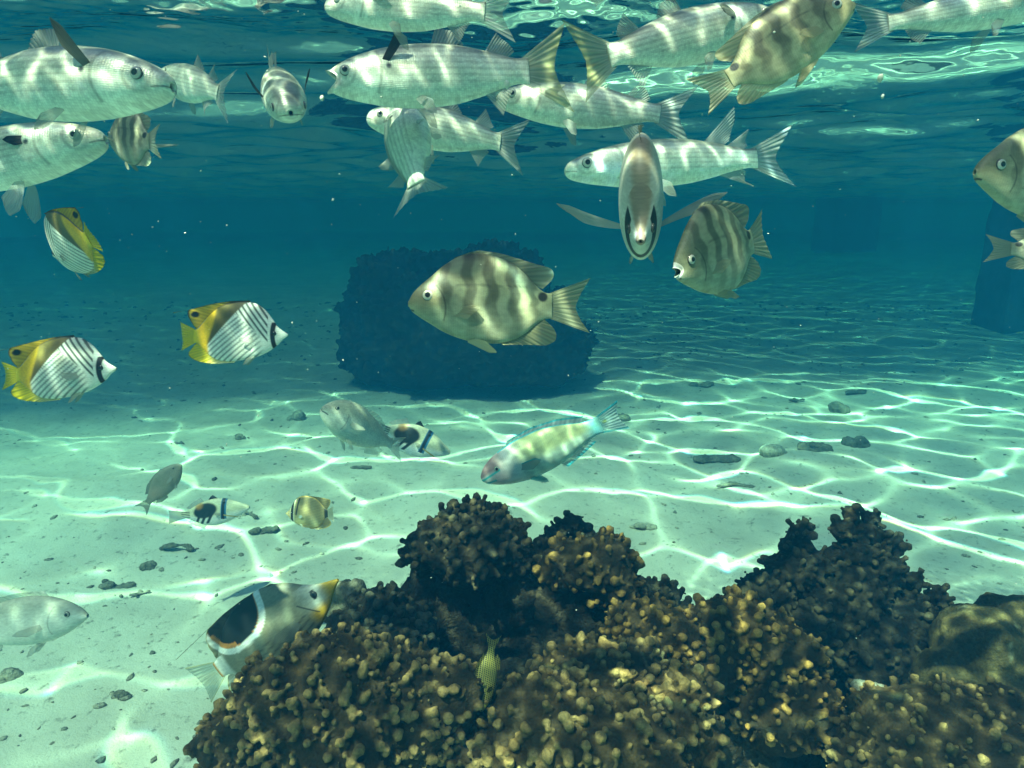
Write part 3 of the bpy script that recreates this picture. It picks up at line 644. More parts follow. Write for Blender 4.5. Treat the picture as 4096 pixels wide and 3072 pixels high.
MULLET = dict(
    prof=[(0, .012, -.012, .014), (.012, .030, -.028, .030), (.04, .046, -.042, .046), (.09, .064, -.056, .060), (.16, .082, -.070, .072), (.26, .098, -.086, .080),
          (.38, .105, -.094, .078), (.50, .100, -.090, .068), (.62, .080, -.072, .050), (.72, .056, -.050, .032), (.79, .042, -.040, .020), (.83, .044, -.044, .008)],
    col=mullet_col, skin=SKIN_SILVER, eye=(.085, .012, .022, (0.72, 0.72, 0.62)), gape=(.012, .012, .03),
    fins=[('tail_fin', [(.80, .040), (.81, 0), (.80, -.040)], [(1.0, .135), (.935, .04), (.915, 0), (.935, -.04), (1.0, -.135)], fade((.5, .52, .46), (.42, .48, .44)), FIN_CLEAR),
          ('dorsal_fin', [(.43, .095), (.50, .092), (.54, .088)], [(.46, .165), (.52, .15), (.57, .095)], flat((.42, .44, .38)), FIN_CLEAR),
          ('second_dorsal_fin', [(.65, .066), (.70, .056), (.745, .046)], [(.71, .135), (.745, .10), (.775, .062)], flat((.45, .48, .42)), FIN_CLEAR),
          ('anal_fin', [(.64, -.064), (.69, -.052), (.74, -.042)], [(.71, -.135), (.735, -.085), (.765, -.055)], flat((.55, .57, .5)), FIN_CLEAR)],
    paired=[('pectoral_fin', .235, .018, .13, .022, .055, (.85, .5, .15), (.2, .1, -1), flat2((.5, .51, .42)), FIN_MID),
            ('pelvic_fin', .36, -.075, .115, .02, .06, (.75, .30, -.7), (1, .2, .5), flat2((.62, .64, .56)), FIN_CLEAR)])
_up = lambda c: [('pectoral_fin', .235, .018, .17, .022, .048, (.62, .42, .75), (1, .1, -.8), flat2(c), FIN_SOLID), MULLET['paired'][1]]
TALL = [MULLET['fins'][0], ('dorsal_fin', [(.60, .082), (.66, .072), (.69, .066)], [(.745, .225), (.745, .16), (.715, .085)], flat((.5, .55, .5)), FIN_CLEAR),
        ('second_dorsal_fin', [(.70, .06), (.74, .05), (.775, .044)], [(.80, .125), (.79, .085), (.795, .055)], flat((.6, .62, .55)), FIN_CLEAR),
        ('anal_fin', [(.655, -.064), (.72, -.052), (.76, -.042)], [(.80, -.125), (.77, -.10), (.775, -.055)], flat((.58, .6, .53)), FIN_CLEAR)]
YELLOW_TAIL = [('tail_fin', [(.80, .040), (.81, 0), (.80, -.040)], [(1.0, .15), (.95, .05), (.935, 0), (.95, -.05), (1.0, -.15)], fade((.48, .49, .36), (.46, .46, .16)), FIN_CLEAR)] + MULLET['fins'][1:]

def sergeant_col(t, z, v, a):
    c = lerp((0.36, 0.36, 0.27), (0.25, 0.25, 0.17), sst(-0.7, 0.3, v))
    for b, w, k in ((.205, .030, .55), (.335, .030, .62), (.455, .032, .66), (.575, .030, .62), (.685, .024, .5)):
        c = c * (1 - k * band(t + 0.02 * v - 0.012 * np.sin(v * 9), b, w, .012) * (0.35 + 0.65 * sst(-.75, .1, v)))[..., None]
    c = c * (1 - 0.6 * band(t, .37, .07, .03) * sst(.72, .95, v))[..., None]
    c = lerp(c, (0.14, 0.14, 0.095), (1 - sst(.07, .22, t)) * sst(-1.3, .1, v) * .9)
    r = np.hypot(t - .03, z + .035); c = c * (1 - .6 * band(r, .175, .004, .004) * (np.abs(v + .1) < .6) * (t > .1))[..., None]
    c = lerp(c, (0.03, 0.03, 0.025), band(z + .035 + .3 * (t - 0), 0, .004, .003) * (t < .035))
    c = lerp(c, (0.012, 0.012, 0.012), band(np.hypot((t - .735), (z - .045)), 0, .027, .006))
    c = c * (1 - .45 * band(z, .095, .0035, .003) * (np.abs(t - .45) < .2))[..., None]
    return c
def sgt_fin(t, z, u, s): return lerp((.26, .26, .18), (.36, .35, .24), s)
SERGEANT = dict(
    prof=[(0, .004, -.014, .010), (.02, .045, -.045, .030), (.06, .092, -.075, .045), (.12, .145, -.112, .058), (.20, .215, -.158, .066), (.29, .265, -.192, .070), (.38, .280, -.212, .068),
          (.48, .262, -.215, .060), (.57, .225, -.196, .048), (.65, .160, -.150, .034), (.71, .098, -.098, .024), (.76, .068, -.074, .016), (.79, .066, -.070, .008)],
    col=sergeant_col, eye=(.108, .038, .030, (0.62, 0.64, 0.56)), gape=(.014, .010, .03), mouth_z=-.006,
    fins=[('tail_fin', [(.77, .066), (.78, 0), (.77, -.070)], [(1.0, .155), (.95, .07), (.92, -.005), (.95, -.08), (1.0, -.150)], fade((.32, .32, .23), (.40, .39, .27)), FIN_MID),
          ('dorsal_fin', [(.24, .225), (.36, .265), (.50, .245), (.62, .180), (.70, .105)], [(.25, .252), (.37, .298), (.50, .285), (.60, .258), (.70, .228), (.795, .205), (.80, .15), (.735, .09)], fade((.18, .18, .12), (.34, .33, .23)), FIN_MID),
          ('anal_fin', [(.50, -.205), (.60, -.175), (.70, -.100), (.74, -.075)], [(.52, -.222), (.66, -.218), (.76, -.222), (.815, -.195), (.815, -.150), (.79, -.115), (.745, -.078)], fade((.28, .28, .19), (.40, .38, .25)), FIN_MID)],
    paired=[('pectoral_fin', .235, -.055, .16, .035, .085, (.9, .28, .05), (.1, .1, -1), flat2((.45, .46, .35)), FIN_CLEAR),
            ('pelvic_fin', .33, -.195, .17, .030, .055, (.95, .12, -.36), (1, .1, .9), flat2((.48, .48, .34)), FIN_MID)])

def thread_col(t, z, v, a):
    c = np.ones(t.shape + (1,)) * np.array((.82, .82, .73))
    hi = z - (.9 * t - .23)                                   # above the fold of the chevrons
    br = z - (.20 - 1.04 * (t - .46))                         # above the lower edge of the brown wedge
    yel = t - (.655 + .45 * np.clip(.2 - z, 0, .26) ** 1.3)
    up = band(np.mod(t - z / 1.35 + .011, .050) - .025, 0, .0105, .005) * sst(.0, .02, hi) * (t > .17) * (1 - sst(.0, .02, br - .02))
    lo = band(np.mod(z + .74 * t, .046) - .023, 0, .0085, .005) * (1 - sst(-.01, .01, hi)) * sst(.20, .28, t) * (1 - sst(-.02, .0, br)) * sst(-.205, -.185, z + .10 * t)
    c = lerp(c, (.06, .07, .06), up * .95); c = lerp(c, (.12, .15, .14), lo * .9)
    c = lerp(c, (.10, .075, .02), sst(-.008, .008, br) * sst(-.01, .01, np.maximum(hi, t - .44)))
    c = lerp(c, (.20, .15, .03), sst(.06, .14, br) * .7)
    c = lerp(c, (.66, .40, .012), sst(-.02, .02, yel) * sst(-.10, -.06, np.where(z < 0, (t - .70) * 1.2 - (-.07 - z) * .6, 1)))
    c = lerp(c, (.76, .58, .015), sst(.80, .88, t) * (z < .12))
    c = lerp(c, (.012, .012, .014), band(t - .012 * np.cos(z * 14), .118, .020, .006) * (z < .11) * (z > -.12))
    return lerp(c, (.02, .02, .02), sst(.94, .985, v) * (t > .35))
def thread_dorsal(t, z, u, s):
    c = lerp((.62, .38, .02), (.62, .42, .03), s); c = lerp(c, (.16, .11, .03), 1 - sst(.50, .60, t))
    c = lerp(c, (.01, .01, .01), band(np.hypot((t - .865), (z - .192) * 1.5), 0, .042, .006))
    c = lerp(c, (.02, .02, .015), sst(.90, .96, s)); return c
def thread_anal(t, z, u, s):
    c = lerp((.75, .70, .35), (.80, .62, .02), sst(.62, .78, t)); return lerp(c, (.25, .22, .02), sst(.93, .98, s))
THREADFIN = dict(
    prof=[(0, .006, -.010, .008), (.02, .020, -.024, .012), (.05, .038, -.045, .016), (.09, .070, -.088, .024), (.14, .140, -.125, .036), (.21, .225, -.165, .050), (.30, .285, -.200, .058), (.42, .305, -.225, .060),
          (.54, .290, -.235, .054), (.64, .255, -.225, .044), (.72, .195, -.185, .032), (.79, .115, -.120, .022), (.85, .058, -.066, .013), (.875, .056, -.062, .006)],
    col=thread_col, skin=SKIN_SMOOTH, eye=(.118, .010, .022, (.05, .05, .05)), gape=(.006, .005, .02), mouth_z=-.004,
    fins=[('tail_fin', [(.85, .052), (.86, 0), (.85, -.06)], [(1.0, .125), (.985, .05), (.985, -.05), (1.0, -.135)], lambda t, z, u, s: lerp((.80, .62, .02), (.55, .58, .12), sst(.85, 1, s)), FIN_SOLID),
          ('dorsal_fin', [(.34, .290), (.50, .292), (.64, .250), (.75, .165), (.845, .060)], [(.35, .312), (.52, .308), (.70, .285), (.86, .252), (.945, .235), (.935, .17), (.90, .11), (.855, .058)], thread_dorsal, FIN_SOLID),
          ('anal_fin', [(.48, -.225), (.62, -.225), (.74, -.165), (.845, -.068)], [(.50, -.248), (.68, -.258), (.82, -.240), (.90, -.21), (.945, -.165), (.90, -.11), (.86, -.066)], thread_anal, FIN_SOLID),
          ('dorsal_filament', [(.90, .236), (.93, .232)], [(1.07, .213), (1.07, .209)], flat((.30, .30, .12)), FIN_MID)],
    paired=[('pectoral_fin', .285, -.045, .13, .03, .08, (.9, .35, -.1), (.1, .1, -1), flat2((.7, .7, .62)), FIN_CLEAR),
            ('pelvic_fin', .31, -.185, .13, .02, .04, (.75, .12, -.6), (1, .1, .4), flat2((.72, .72, .6)), FIN_MID)])

def saddle_col(t, z, v, a):
    c = np.ones(t.shape + (1,)) * np.array((.22, .22, .15))
    c = lerp(c, (.40, .42, .36), (1 - sst(.16, .27, t)) * (z < .12))
    ln = band(np.mod(z * 1.0 + t * .30, .042) - .021, 0, .006, .006); c = c * (1 - .6 * ln * (z < -.05) * (t > .24) * (t < .68))[..., None]
    c = lerp(c, (.55, .32, .02), (1 - sst(.06, .13, t)) * 1.0); c = lerp(c, (.55, .32, .02), sst(-.03, -.10, z - (t - .13) * -.1) * (t < .26) * (1 - sst(.2, .26, t)))
    c = lerp(c, (.02, .02, .02), band(t, .152, .012, .006) * (z > -.01) * (z < .055))
    c = lerp(c, (.02, .02, .02), band(t - .6 * z, .24, .004, .004) * (z > -.10) * (z < .03))
    return saddle_mark(c, t, z)
def saddle_mark(c, t, z):
    d = (np.abs((t - .635) / np.where(t < .635, .20, .155)) ** 2.4 + np.abs((z - .27) / .215) ** 2.4) ** (1 / 2.4)
    c = lerp(c, (.76, .76, .70), (1 - sst(1.19, 1.22, d)) * sst(.36, .40, t)); c = lerp(c, (.70, .70, .62), sst(.77, .80, t) * (z < .07))
    c = lerp(c, (.50, .20, .04), (1 - sst(1.0, 1.03, d)) ); c = lerp(c, (.006, .008, .010), 1 - sst(np.where((t > .66) & (z < .22), .84, .985), np.where((t > .66) & (z < .22), .87, 1.0), d))
    return lerp(c, (.50, .22, .05), sst(.845, .86, t))
def saddle_dorsal(t, z, u, s):
    c = saddle_mark(np.ones(t.shape + (1,)) * np.array((.24, .23, .14)), np.minimum(t, .84), z)
    return lerp(c, (.34, .30, .07), sst(.93, .98, s))
SADDLED = dict(
    prof=[(0, .006, -.012, .010), (.03, .022, -.030, .014), (.07, .040, -.062, .020), (.12, .068, -.110, .028), (.18, .120, -.155, .040), (.25, .200, -.195, .052), (.33, .255, -.225, .058), (.44, .285, -.245, .060),
          (.55, .280, -.250, .054), (.65, .240, -.225, .044), (.73, .180, -.170, .032), (.79, .110, -.105, .022), (.835, .062, -.066, .014), (.865, .056, -.060, .006)],
    col=saddle_col, skin=SKIN_SMOOTH, eye=(.152, .020, .020, (.05, .05, .05)), gape=(.007, .006, .02), mouth_z=-.004,
    fins=[('tail_fin', [(.84, .055), (.85, 0), (.84, -.06)], [(1.0, .150), (.99, .06), (.99, -.06), (1.0, -.155)], lambda t, z, u, s: lerp((.42, .52, .40), (.5, .45, .12), np.clip(sst(.42, .5, np.abs(u - .5)) + (1 - sst(.0, .12, s)), 0, 1)), FIN_CLEAR),
          ('dorsal_fin', [(.30, .235), (.50, .262), (.64, .228), (.75, .150), (.82, .070)], [(.32, .262), (.50, .292), (.66, .290), (.79, .268), (.825, .20), (.825, .12), (.825, .070)], saddle_dorsal, FIN_SOLID),
          ('anal_fin', [(.52, -.235), (.66, -.210), (.76, -.140), (.82, -.075)], [(.54, -.262), (.70, -.270), (.82, -.235), (.89, -.17), (.86, -.11), (.83, -.073)], lambda t, z, u, s: lerp((.40, .42, .34), (.45, .36, .10), sst(.85, .97, s)), FIN_MID),
          ('dorsal_filament', [(.72, .278), (.77, .268)], [(1.02, .235), (1.02, .231)], flat((.25, .24, .08)), FIN_MID)],
    paired=[('pectoral_fin', .30, -.065, .17, .04, .10, (.9, .35, -.15), (.1, .1, -1), flat2((.30, .32, .26)), FIN_CLEAR),
            ('pelvic_fin', .33, -.21, .16, .025, .05, (.75, .12, -.6), (1, .1, .4), flat2((.6, .6, .5)), FIN_MID)])

def trigger_col(t, z, v, a):
    c = lerp((.80, .80, .74), (.62, .60, .40), sst(-.6, .1, v))
    blob = (1 - sst(.8, 1.05, np.hypot((t - .52) / .16, (z - .03 + .1 * (t - .52)) / .10))); c = lerp(c, (.012, .016, .016), blob)
    for t0 in (.43, .505, .58):                                          # slanting dark bars under the blotch
        q = t - t0 - (-.9 * (z + .01)) * .75; c = lerp(c, (.018, .024, .026), band(q, 0, .020, .006) * (z < .02) * (z > -.135))
    c = lerp(c, (.02, .025, .025), band(np.mod(z, .022) - .011, 0, .005, .003) * (t > .72) * (np.abs(z) < .04))
    q = t - .285 - .12 * (.09 - z); c = lerp(c, (.03, .16, .30), band(q, 0, .034, .005) * (z > -.10)); c = lerp(c, (.012, .02, .035), band(q, .006, .018, .006) * (z > -.10))
    c = lerp(c, (.55, .36, .06), band(z + .085 - .32 * (t - .18), 0, .007, .005) * (t < .30)); c = lerp(c, (.45, .22, .05), band(np.hypot(t - .60, z - .108), 0, .05, .03) * .8)
    return c
TRIGGER = dict(
    prof=[(0, .018, -.016, .014), (.02, .036, -.032, .022), (.10, .075, -.075, .040), (.20, .122, -.118, .055), (.30, .158, -.155, .062), (.42, .165, -.175, .060), (.54, .145, -.160, .050), (.66, .098, -.105, .036),
          (.74, .060, -.064, .022), (.80, .042, -.044, .014), (.83, .042, -.044, .006)],
    col=trigger_col, skin=SKIN_SMOOTH, eye=(.285, .108, .020, (.05, .08, .10)), gape=(.010, .008, .02),
    fins=[('tail_fin', [(.80, .042), (.815, 0), (.80, -.044)], [(.99, .085), (.985, 0), (.99, -.085)], flat((.45, .46, .40)), FIN_MID),
          ('spine_fin', [(.36, .155), (.42, .155), (.47, .148)], [(.43, .215), (.46, .195), (.48, .158)], flat((.03, .04, .06)), FIN_SOLID),
          ('dorsal_fin', [(.53, .140), (.62, .112), (.72, .064)], [(.58, .195), (.68, .150), (.76, .085)], flat((.5, .5, .45)), FIN_CLEAR),
          ('anal_fin', [(.53, -.152), (.62, -.12), (.72, -.068)], [(.58, -.205), (.68, -.155), (.76, -.09)], flat((.6, .62, .58)), FIN_CLEAR)],
    paired=[('pectoral_fin', .325, -.035, .08, .03, .06, (.9, .4, .1), (.1, .1, -1), flat2((.6, .6, .5)), FIN_CLEAR)])

def parrot_col(t, z, v, a):
    c = lerp((.66, .70, .52), (.62, .60, .28), sst(-.4, .2, v)); c = c * (1 + .16 * np.sin(t * 70 + z * 30))[..., None]
    c = lerp(c, (.70, .62, .56), 1 - sst(.19, .36, t)); c = lerp(c, (.30, .17, .17), (1 - sst(.10, .22, t)) * sst(-.05, .35, v))
    c = lerp(c, (.55, .38, .38), band(np.hypot(t - .12, z + .045), 0, .05, .04) * .7)
    c = lerp(c, (.03, .42, .42), band(z + .018 - (t) * .20, 0, .007, .005) * (t < .135) * (t > .0)); c = lerp(c, (.03, .38, .40), band(z + .045 - t * .0, 0, .006, .005) * (t < .09))
    c = lerp(c, (.04, .40, .46), sst(.93, .99, np.abs(v)) * (t > .16)); c = lerp(c, (.10, .45, .50), sst(.70, .80, t) * .75); return c
def parrot_tail(t, z, u, s):
    c = lerp((.12, .45, .50), (.38, .50, .52), sst(0, .4, s)); c = lerp(c, (.02, .42, .52), sst(.36, .44, np.abs(u - .5)))
    return lerp(c, (.45, .5, .08), band(np.hypot(s - .35, (u - .45) * 1.2), 0, .09, .05))
PARROT = dict(
    prof=[(0, .010, -.022, .018), (.015, .030, -.040, .028), (.05, .062, -.066, .046), (.11, .092, -.094, .062), (.20, .118, -.122, .074), (.32, .135, -.140, .078), (.44, .136, -.138, .072), (.56, .116, -.116, .058),
          (.66, .085, -.085, .042), (.74, .060, -.062, .028), (.80, .052, -.054, .018), (.84, .054, -.056, .007)],
    col=parrot_col, eye=(.118, .022, .017, (.62, .64, .50)), gape=(.012, .010, .02), mouth_z=-.006,
    fins=[('tail_fin', [(.81, .050), (.82, 0), (.81, -.052)], [(1.0, .100), (.97, .04), (.965, 0), (.97, -.04), (1.0, -.100)], parrot_tail, FIN_MID),
          ('dorsal_fin', [(.22, .115), (.40, .130), (.58, .105), (.73, .060)], [(.25, .150), (.42, .165), (.60, .145), (.76, .095)], lambda t, z, u, s: lerp((.42, .42, .44), (.03, .42, .50), sst(.6, .85, s)), FIN_MID),
          ('anal_fin', [(.50, -.122), (.62, -.090), (.73, -.060)], [(.54, -.165), (.66, -.135), (.77, -.090)], lambda t, z, u, s: lerp((.36, .46, .44), (.03, .42, .50), sst(.55, .8, s)), FIN_MID)],
    paired=[('pectoral_fin', .25, -.030, .16, .035, .075, (.85, .45, -.1), (.1, .1, -1), lambda u, v: lerp((.40, .42, .36), (.02, .42, .46), sst(.30, .42, -u)), FIN_MID),
            ('pelvic_fin', .29, -.125, .12, .02, .04, (.85, .1, -.5), (1, .1, .4), flat2((.1, .42, .45)), FIN_MID)])

def bream_col(t, z, v, a):
    c = lerp((.66, .68, .58), (.40, .42, .33), sst(-.1, .85, v))
    c = c * (1 - .10 * (band(t, .30, .04, .03) + band(t, .48, .04, .03)) * sst(-.5, .2, v))[..., None]
    r = np.hypot(t - .05, z + .02); return c * (1 - .4 * band(r, .16, .003, .003) * (np.abs(v) < .7))[..., None]
BREAM = dict(
    prof=[(0, .008, -.012, .012), (.02, .034, -.030, .022), (.07, .075, -.062, .040), (.14, .112, -.098, .054), (.24, .145, -.130, .066), (.36, .158, -.142, .068), (.50, .142, -.132, .056), (.62, .105, -.100, .040), (.72, .064, -.062, .024), (.80, .042, -.042, .012), (.83, .042, -.042, .006)],
    col=bream_col, skin=SKIN_SMOOTH, eye=(.10, .032, .019, (.45, .45, .38)), gape=(.008, .008, .02),
    fins=[('tail_fin', [(.80, .040), (.81, 0), (.80, -.040)], [(1.0, .11), (.935, .04), (.92, 0), (.935, -.04), (1.0, -.11)], flat((.5, .52, .45)), FIN_CLEAR),
          ('dorsal_fin', [(.22, .140), (.40, .155), (.56, .125), (.70, .070)], [(.26, .175), (.42, .185), (.60, .165), (.74, .095)], flat((.44, .46, .38)), FIN_CLEAR),
          ('anal_fin', [(.54, -.122), (.62, -.098), (.70, -.068)], [(.56, -.165), (.68, -.145), (.75, -.09)], flat((.55, .57, .5)), FIN_CLEAR)],
    paired=[('pectoral_fin', .24, -.02, .16, .03, .06, (.9, .4, -.2), (.1, .1, -1), flat2((.6, .6, .52)), FIN_CLEAR),
            ('pelvic_fin', .29, -.13, .12, .02, .045, (.8, .15, -.6), (1, .1, .4), flat2((.6, .62, .54)), FIN_CLEAR)])
def grey_col(t, z, v, a):
    c = lerp((.56, .56, .46), (.34, .33, .25), sst(-.4, .5, v)); w = np.sin(t * 120 + 6 * np.sin(z * 70)) * np.sin(z * 150 + 5 * np.sin(t * 60)); c = c * (1 - .22 * sst(.1, .5, w) * (v > -.3))[..., None]
    r = np.hypot(t - .03, z + .0); c = c * (1 - .5 * band(r, .19, .004, .004) * (v < .2) * (v > -.75))[..., None]
    return lerp(c, (.04, .04, .035), band(z + .012 + .3 * t, 0, .004, .003) * (t < .05))
GREYFISH = dict(BREAM, col=grey_col, eye=(.105, .045, .020, (.50, .50, .42)),
    prof=[(0, .018, -.024, .018), (.02, .045, -.046, .032), (.07, .088, -.080, .056), (.14, .130, -.112, .076), (.24, .160, -.142, .088), (.36, .168, -.150, .088), (.50, .145, -.135, .070), (.62, .105, -.100, .048), (.72, .064, -.062, .028), (.80, .042, -.042, .012), (.83, .042, -.042, .006)])
def drab_col(t, z, v, a):
    c = lerp((.30, .26, .19), (.20, .19, .14), sst(-.3, .6, v)); return lerp(c, (.38, .27, .20), band(np.hypot(t - .62, z), 0, .10, .08) * .7)
DRAB = dict(BREAM, col=drab_col, eye=(.12, .05, .018, (.25, .24, .18)), prof=[(a, b * 1.28, c * 1.28, d) for a, b, c, d in BREAM['prof']])
DRAB['fins'] = [(n, [(a, b * 1.25) for a, b in B], [(a, b * 1.2) for a, b in E], flat((.24, .22, .16)), FIN_MID) for n, B, E, *_ in BREAM['fins']]
def round_col(t, z, v, a):
    c = lerp((.36, .27, .12), (.27, .21, .10), sst(-.4, .6, v)); c = c * (1 - .18 * band(np.mod(z - .25 * t, .05) - .025, 0, .006, .006))[..., None]
    c = lerp(c, (.50, .45, .30), 1 - sst(.20, .225, t - .15 * z)); c = lerp(c, (.30, .24, .12), 1 - sst(.08, .12, t)); c = lerp(c, (.02, .02, .018), band(t - .12 * z, .155, .032, .006)); c = lerp(c, (.03, .025, .02), band(t - .25 * z, .255, .016, .008) * (z > -.02))
    c = lerp(c, (.55, .36, .10), sst(.90, .97, np.abs(v)) * (t > .3)); return lerp(c, (.03, .03, .025), sst(.80, .83, t))
ROUND = dict(THREADFIN, col=round_col, eye=(.155, .015, .022, (.05, .05, .05)))
ROUND['prof'] = [(a, b * 1.08, c * 1.18, d * 1.15) for a, b, c, d in THREADFIN['prof']]
ROUND['fins'] = [(n, [(a, b * (1.08 if b > 0 else 1.18)) for a, b in B], [(a, b * (1.06 if b > 0 else 1.16)) for a, b in E], (lambda t, z, u, s: lerp((.25, .19, .09), (.50, .34, .10), sst(.8, .95, s))) if n != 'tail_fin' else flat((.5, .48, .36)), FIN_SOLID) for n, B, E, *_ in THREADFIN['fins'][:3]]
def front_col(t, z, v, a):
    c = lerp((.60, .61, .52), (.40, .40, .33), sst(.2, .9, v)); c = lerp(c, (.30, .24, .16), sst(.80, .97, v) * (t > .05) * (t < .40)); c = lerp(c, (.24, .19, .13), sst(.6, .85, v) * (t < .17))
    c = lerp(c, (.26, .17, .12), 1 - sst(.02, .035, t)); c = lerp(c, (.010, .012, .012), band(t - .012 * np.cos(z * 14), .125, .026, .005) * (v < .55)); return c
BANDFACE = dict(THREADFIN, col=front_col, fins=[(n, B, E, flat((.34, .30, .20)) if n == 'dorsal_fin' else flat((.55, .55, .46)), m) for n, B, E, _, m in THREADFIN['fins'][:3]],
    paired=[('pectoral_fin', .30, -.045, .34, .03, .10, (.30, 1.0, .28), (.45, .1, -.9), flat2((.52, .52, .43)), FIN_CLEAR), ('pelvic_fin', .31, -.185, .10, .03, .05, (.75, .25, -.6), (1, .1, .4), flat2((.6, .6, .52)), FIN_MID)])
def spot_col(t, z, v, a):
    p = np.stack([t * 42 + 0.5 * np.floor(z * 36 + .5) , z * 36], -1); q = p - np.floor(p + .5); d = np.hypot(q[..., 0], q[..., 1])
    c = lerp((.030, .026, .012), (.36, .30, .06), sst(.36, .46, d)); return lerp(c, (.45, .38, .05), (1 - sst(.10, .2, t)) * (z < -.02) * .7)
SPOTTED = dict(BREAM, col=spot_col, eye=(.13, .05, .024, (.4, .3, .1)))
SPOTTED['fins'] = [(n, B, E, (lambda t, z, u, s: spot_col(t, z, z, z)), FIN_SOLID) for n, B, E, *_ in BREAM['fins']]
SPOTTED['paired'] = [('pectoral_fin', .26, -.03, .16, .04, .09, (.7, .7, -.2), (.1, .1, -1), lambda u, v: lerp((.05, .045, .02), (.35, .30, .06), sst(.0, .6, np.sin(u * 60) * np.sin(v * 40))), FIN_SOLID)]
# ------------------------------------------------------------------ the fish in the picture
GM, GS = 'grey mullets crowding under the surface', 'striped sergeant fish'
F = 'fish'
# mullets
swim('mullet', 'big silver mullet at the upper left edge, facing right, brown fin raised', F, MULLET, (735, 385), (-420, 300), .80, 8, group=GM, depth=1.24, wide=1.2, seed=1, pect=_up((.24, .23, .16)), bend=.05)
swim('mullet', 'grey mullet with a black fin spot, under the biggest mullet at left', F, MULLET, (425, 560), (-560, 760), .92, 0, group=GM, depth=1.22, wide=1.1, seed=2,
     pect=[('pectoral_fin', .255, .020, .085, .03, .045, (.95, .2, .0), (0, .1, -1), flat2((.03, .03, .03)), FIN_SOLID), ('pelvic_fin', .345, -.085, .15, .03, .10, (.45, .25, -.9), (1, .1, .3), flat2((.62, .66, .6)), FIN_CLEAR)])
swim('mullet', 'small mullet with forked tail swimming away behind the big left mullet', F, MULLET, (560, 235), (995, 455), 1.2, -34, group=GM, depth=1.25, wide=1.1, seed=3)
hover('mullet', 'small mullet seen head-on, one dark fin raised, at upper left', F, MULLET, (1118, 365), 1.08, .27, -62, 72, 14, group=GM, depth=1.35, wide=1.5, seed=4, pect=_up((.07, .06, .04)))
swim('mullet', 'mullet with wide open mouth and dark fin sticking up', F, MULLET, (1320, 352), (2275, 265), .92, 6, group=GM, depth=1.28, wide=1.15, seed=5, bend=.07, pect=_up((.035, .03, .022)), fins=YELLOW_TAIL, gape=(.040, .030, .05))
swim('mullet', 'mullet with a yellow tail swimming up to the right', F, MULLET, (3130, 40), (2275, 300), .80, -8, group=GM, bend=-.08, depth=1.22, wide=1.1, seed=6, fins=YELLOW_TAIL)
swim('mullet', 'pale mullet half hidden by the fish that hangs its forked tail down', F, MULLET, (1475, 485), (2112, 570), 1.12, 6, group=GM, depth=1.35, wide=1.1, seed=7, bend=-.06)
hover('mullet', 'pale mullet heading up and away, forked tail hanging down like two legs', F, MULLET, (1640, 600), .98, .19, 97, -30, 55, group=GM, depth=1.95, wide=2.0, seed=8, tint=(1.1, 1.1, 1.08), bend=.06)
swim('mullet', 'lined mullet right above the one with tall see-through back fins', F, MULLET, (1985, 385), (2765, 490), 1.06, -4, group=GM, depth=1.12, seed=9, bend=.09)
swim('mullet', 'silver mullet with tall see-through back fins, passing behind the head-on fish', F, MULLET, (2257, 697), (3205, 603), 1.0, 4, group=GM, depth=.98, seed=10, bend=-.05, fins=TALL, tint=(1.25, 1.25, 1.25))
swim('mullet', 'mullet just under the surface at top centre, cut by the picture edge', F, MULLET, (1290, 5), (2075, 75), .80, -6, group=GM, depth=1.15, seed=11)
swim('mullet', 'slender silver mullet at the top right corner, just under the surface', F, MULLET, (4300, -5), (3400, 110), .86, 0, group=GM, depth=.85, seed=12)
# sergeants
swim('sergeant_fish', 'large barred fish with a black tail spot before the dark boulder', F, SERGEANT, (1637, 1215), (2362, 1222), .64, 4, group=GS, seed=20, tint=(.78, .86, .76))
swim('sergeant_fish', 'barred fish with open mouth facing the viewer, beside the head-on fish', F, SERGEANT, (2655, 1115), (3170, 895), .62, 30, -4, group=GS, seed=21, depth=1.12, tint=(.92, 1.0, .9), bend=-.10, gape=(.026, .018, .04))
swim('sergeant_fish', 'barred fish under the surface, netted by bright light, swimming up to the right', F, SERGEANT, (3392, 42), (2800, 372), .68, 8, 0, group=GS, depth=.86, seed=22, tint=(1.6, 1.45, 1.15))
swim('sergeant_fish', 'barred fish cut by the right edge, facing left', F, SERGEANT, (3855, 705), (4560, 740), .70, 10, -8, group=GS, seed=23, tint=(1.15, 1.15, 1.0))
swim('sergeant_fish', 'barred fish mostly out of frame, below the one at the right edge', F, SERGEANT, (4420, 1010), (3965, 985), .85, 10, 0, group=GS, seed=24, depth=.8)
hover('sergeant_fish', 'small barred fish seen from behind below the big left mullet', F, SERGEANT, (540, 562), .95, .155, 178, -58, -6, group=GS, seed=25, wide=1.2, pect=[('pectoral_fin', .235, -.02, .42, .03, .05, (.3, 1, .15), (.6, .1, -.6), flat2((.45, .46, .36)), FIN_CLEAR), SERGEANT['paired'][1]])
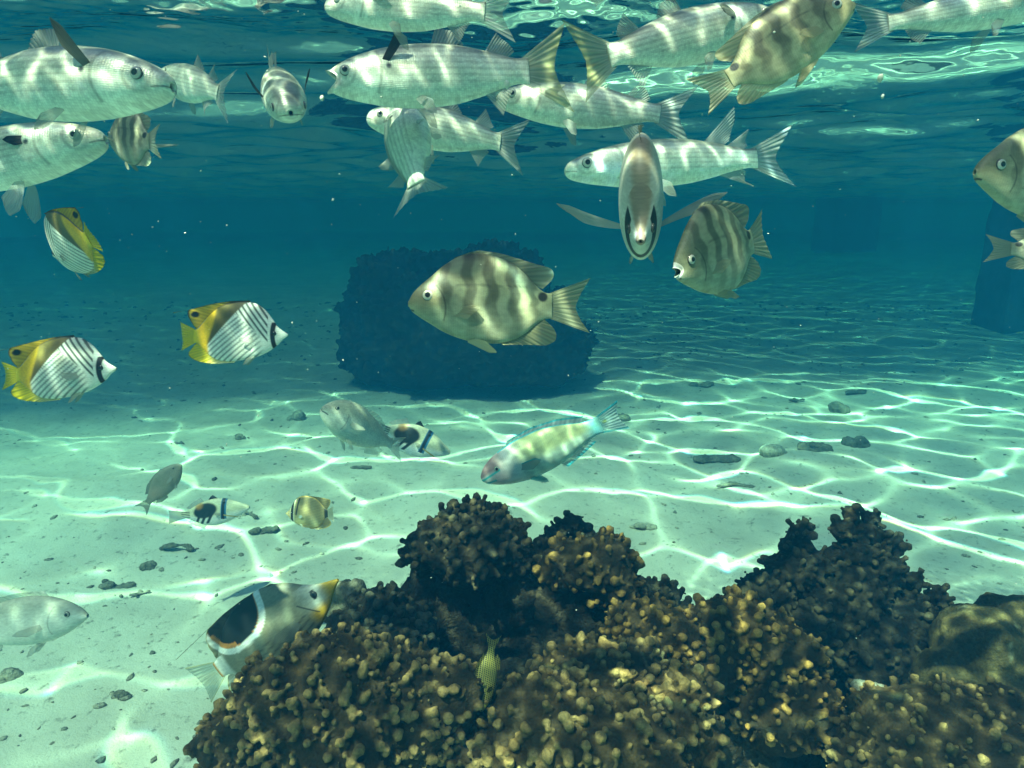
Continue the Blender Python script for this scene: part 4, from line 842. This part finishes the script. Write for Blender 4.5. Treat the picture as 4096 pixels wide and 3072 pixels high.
# butterflyfish
swim('butterflyfish', 'yellow and white striped fish, whole, facing right with black eye bar', F, THREADFIN, (1157, 1340), (715, 1342), .85, 4, group='striped yellow butterflyfish', seed=30)
swim('butterflyfish', 'yellow and white striped fish cut by the left edge, lower of three', F, THREADFIN, (482, 1474), (-10, 1500), .78, 6, group='striped yellow butterflyfish', seed=31, depth=.92, tint=(.9, .9, .88))
hover('butterflyfish', 'yellow and white fish turned away, tail towards the viewer, above the other two', F, THREADFIN, (290, 985), 0.85, .155, 206, -65, -28, group='striped yellow butterflyfish', seed=32, tint=(.82, .82, .8))
hover('butterflyfish', 'pale fish seen head-on with a black U-shaped band around its face', F, BANDFACE, (2563, 805), .66, .20, -90, 68, 0, wide=1.75, seed=33, depth=1.10)
swim('butterflyfish', 'grey fish with a black saddle blotch and orange snout behind the coral', F, SADDLED, (1352, 2318), (795, 2738), 1.02, 0, seed=34, depth=.82)
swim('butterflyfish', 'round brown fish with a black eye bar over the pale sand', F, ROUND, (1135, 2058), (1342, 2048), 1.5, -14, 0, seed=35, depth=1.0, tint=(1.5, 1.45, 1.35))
# others
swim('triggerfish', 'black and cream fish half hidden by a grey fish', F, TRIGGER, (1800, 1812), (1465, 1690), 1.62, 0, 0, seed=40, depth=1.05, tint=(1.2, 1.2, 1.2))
swim('triggerfish', 'black and cream fish over the sand at left, blue eye band', F, TRIGGER, (998, 2030), (672, 2068), 1.6, 0, seed=41, depth=.95)
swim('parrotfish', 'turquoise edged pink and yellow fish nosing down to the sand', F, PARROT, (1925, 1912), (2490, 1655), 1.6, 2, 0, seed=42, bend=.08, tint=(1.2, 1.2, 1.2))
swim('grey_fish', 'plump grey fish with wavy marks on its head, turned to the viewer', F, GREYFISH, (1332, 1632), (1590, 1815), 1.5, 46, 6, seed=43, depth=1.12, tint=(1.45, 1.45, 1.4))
swim('brown_fish', 'small drab brown fish swimming off above the sand at left', F, DRAB, (715, 1860), (572, 2040), 1.75, -10, 0, seed=44)
swim('bream', 'pale bream cut by the left edge, low over the sand', F, BREAM, (352, 2462), (-290, 2530), .95, 0, seed=45)
swim('spotted_fish', 'yellow and black spotted fish head down between the corals', F, SPOTTED, (1925, 2835), (1975, 2545), .93, 10, 78, seed=46)
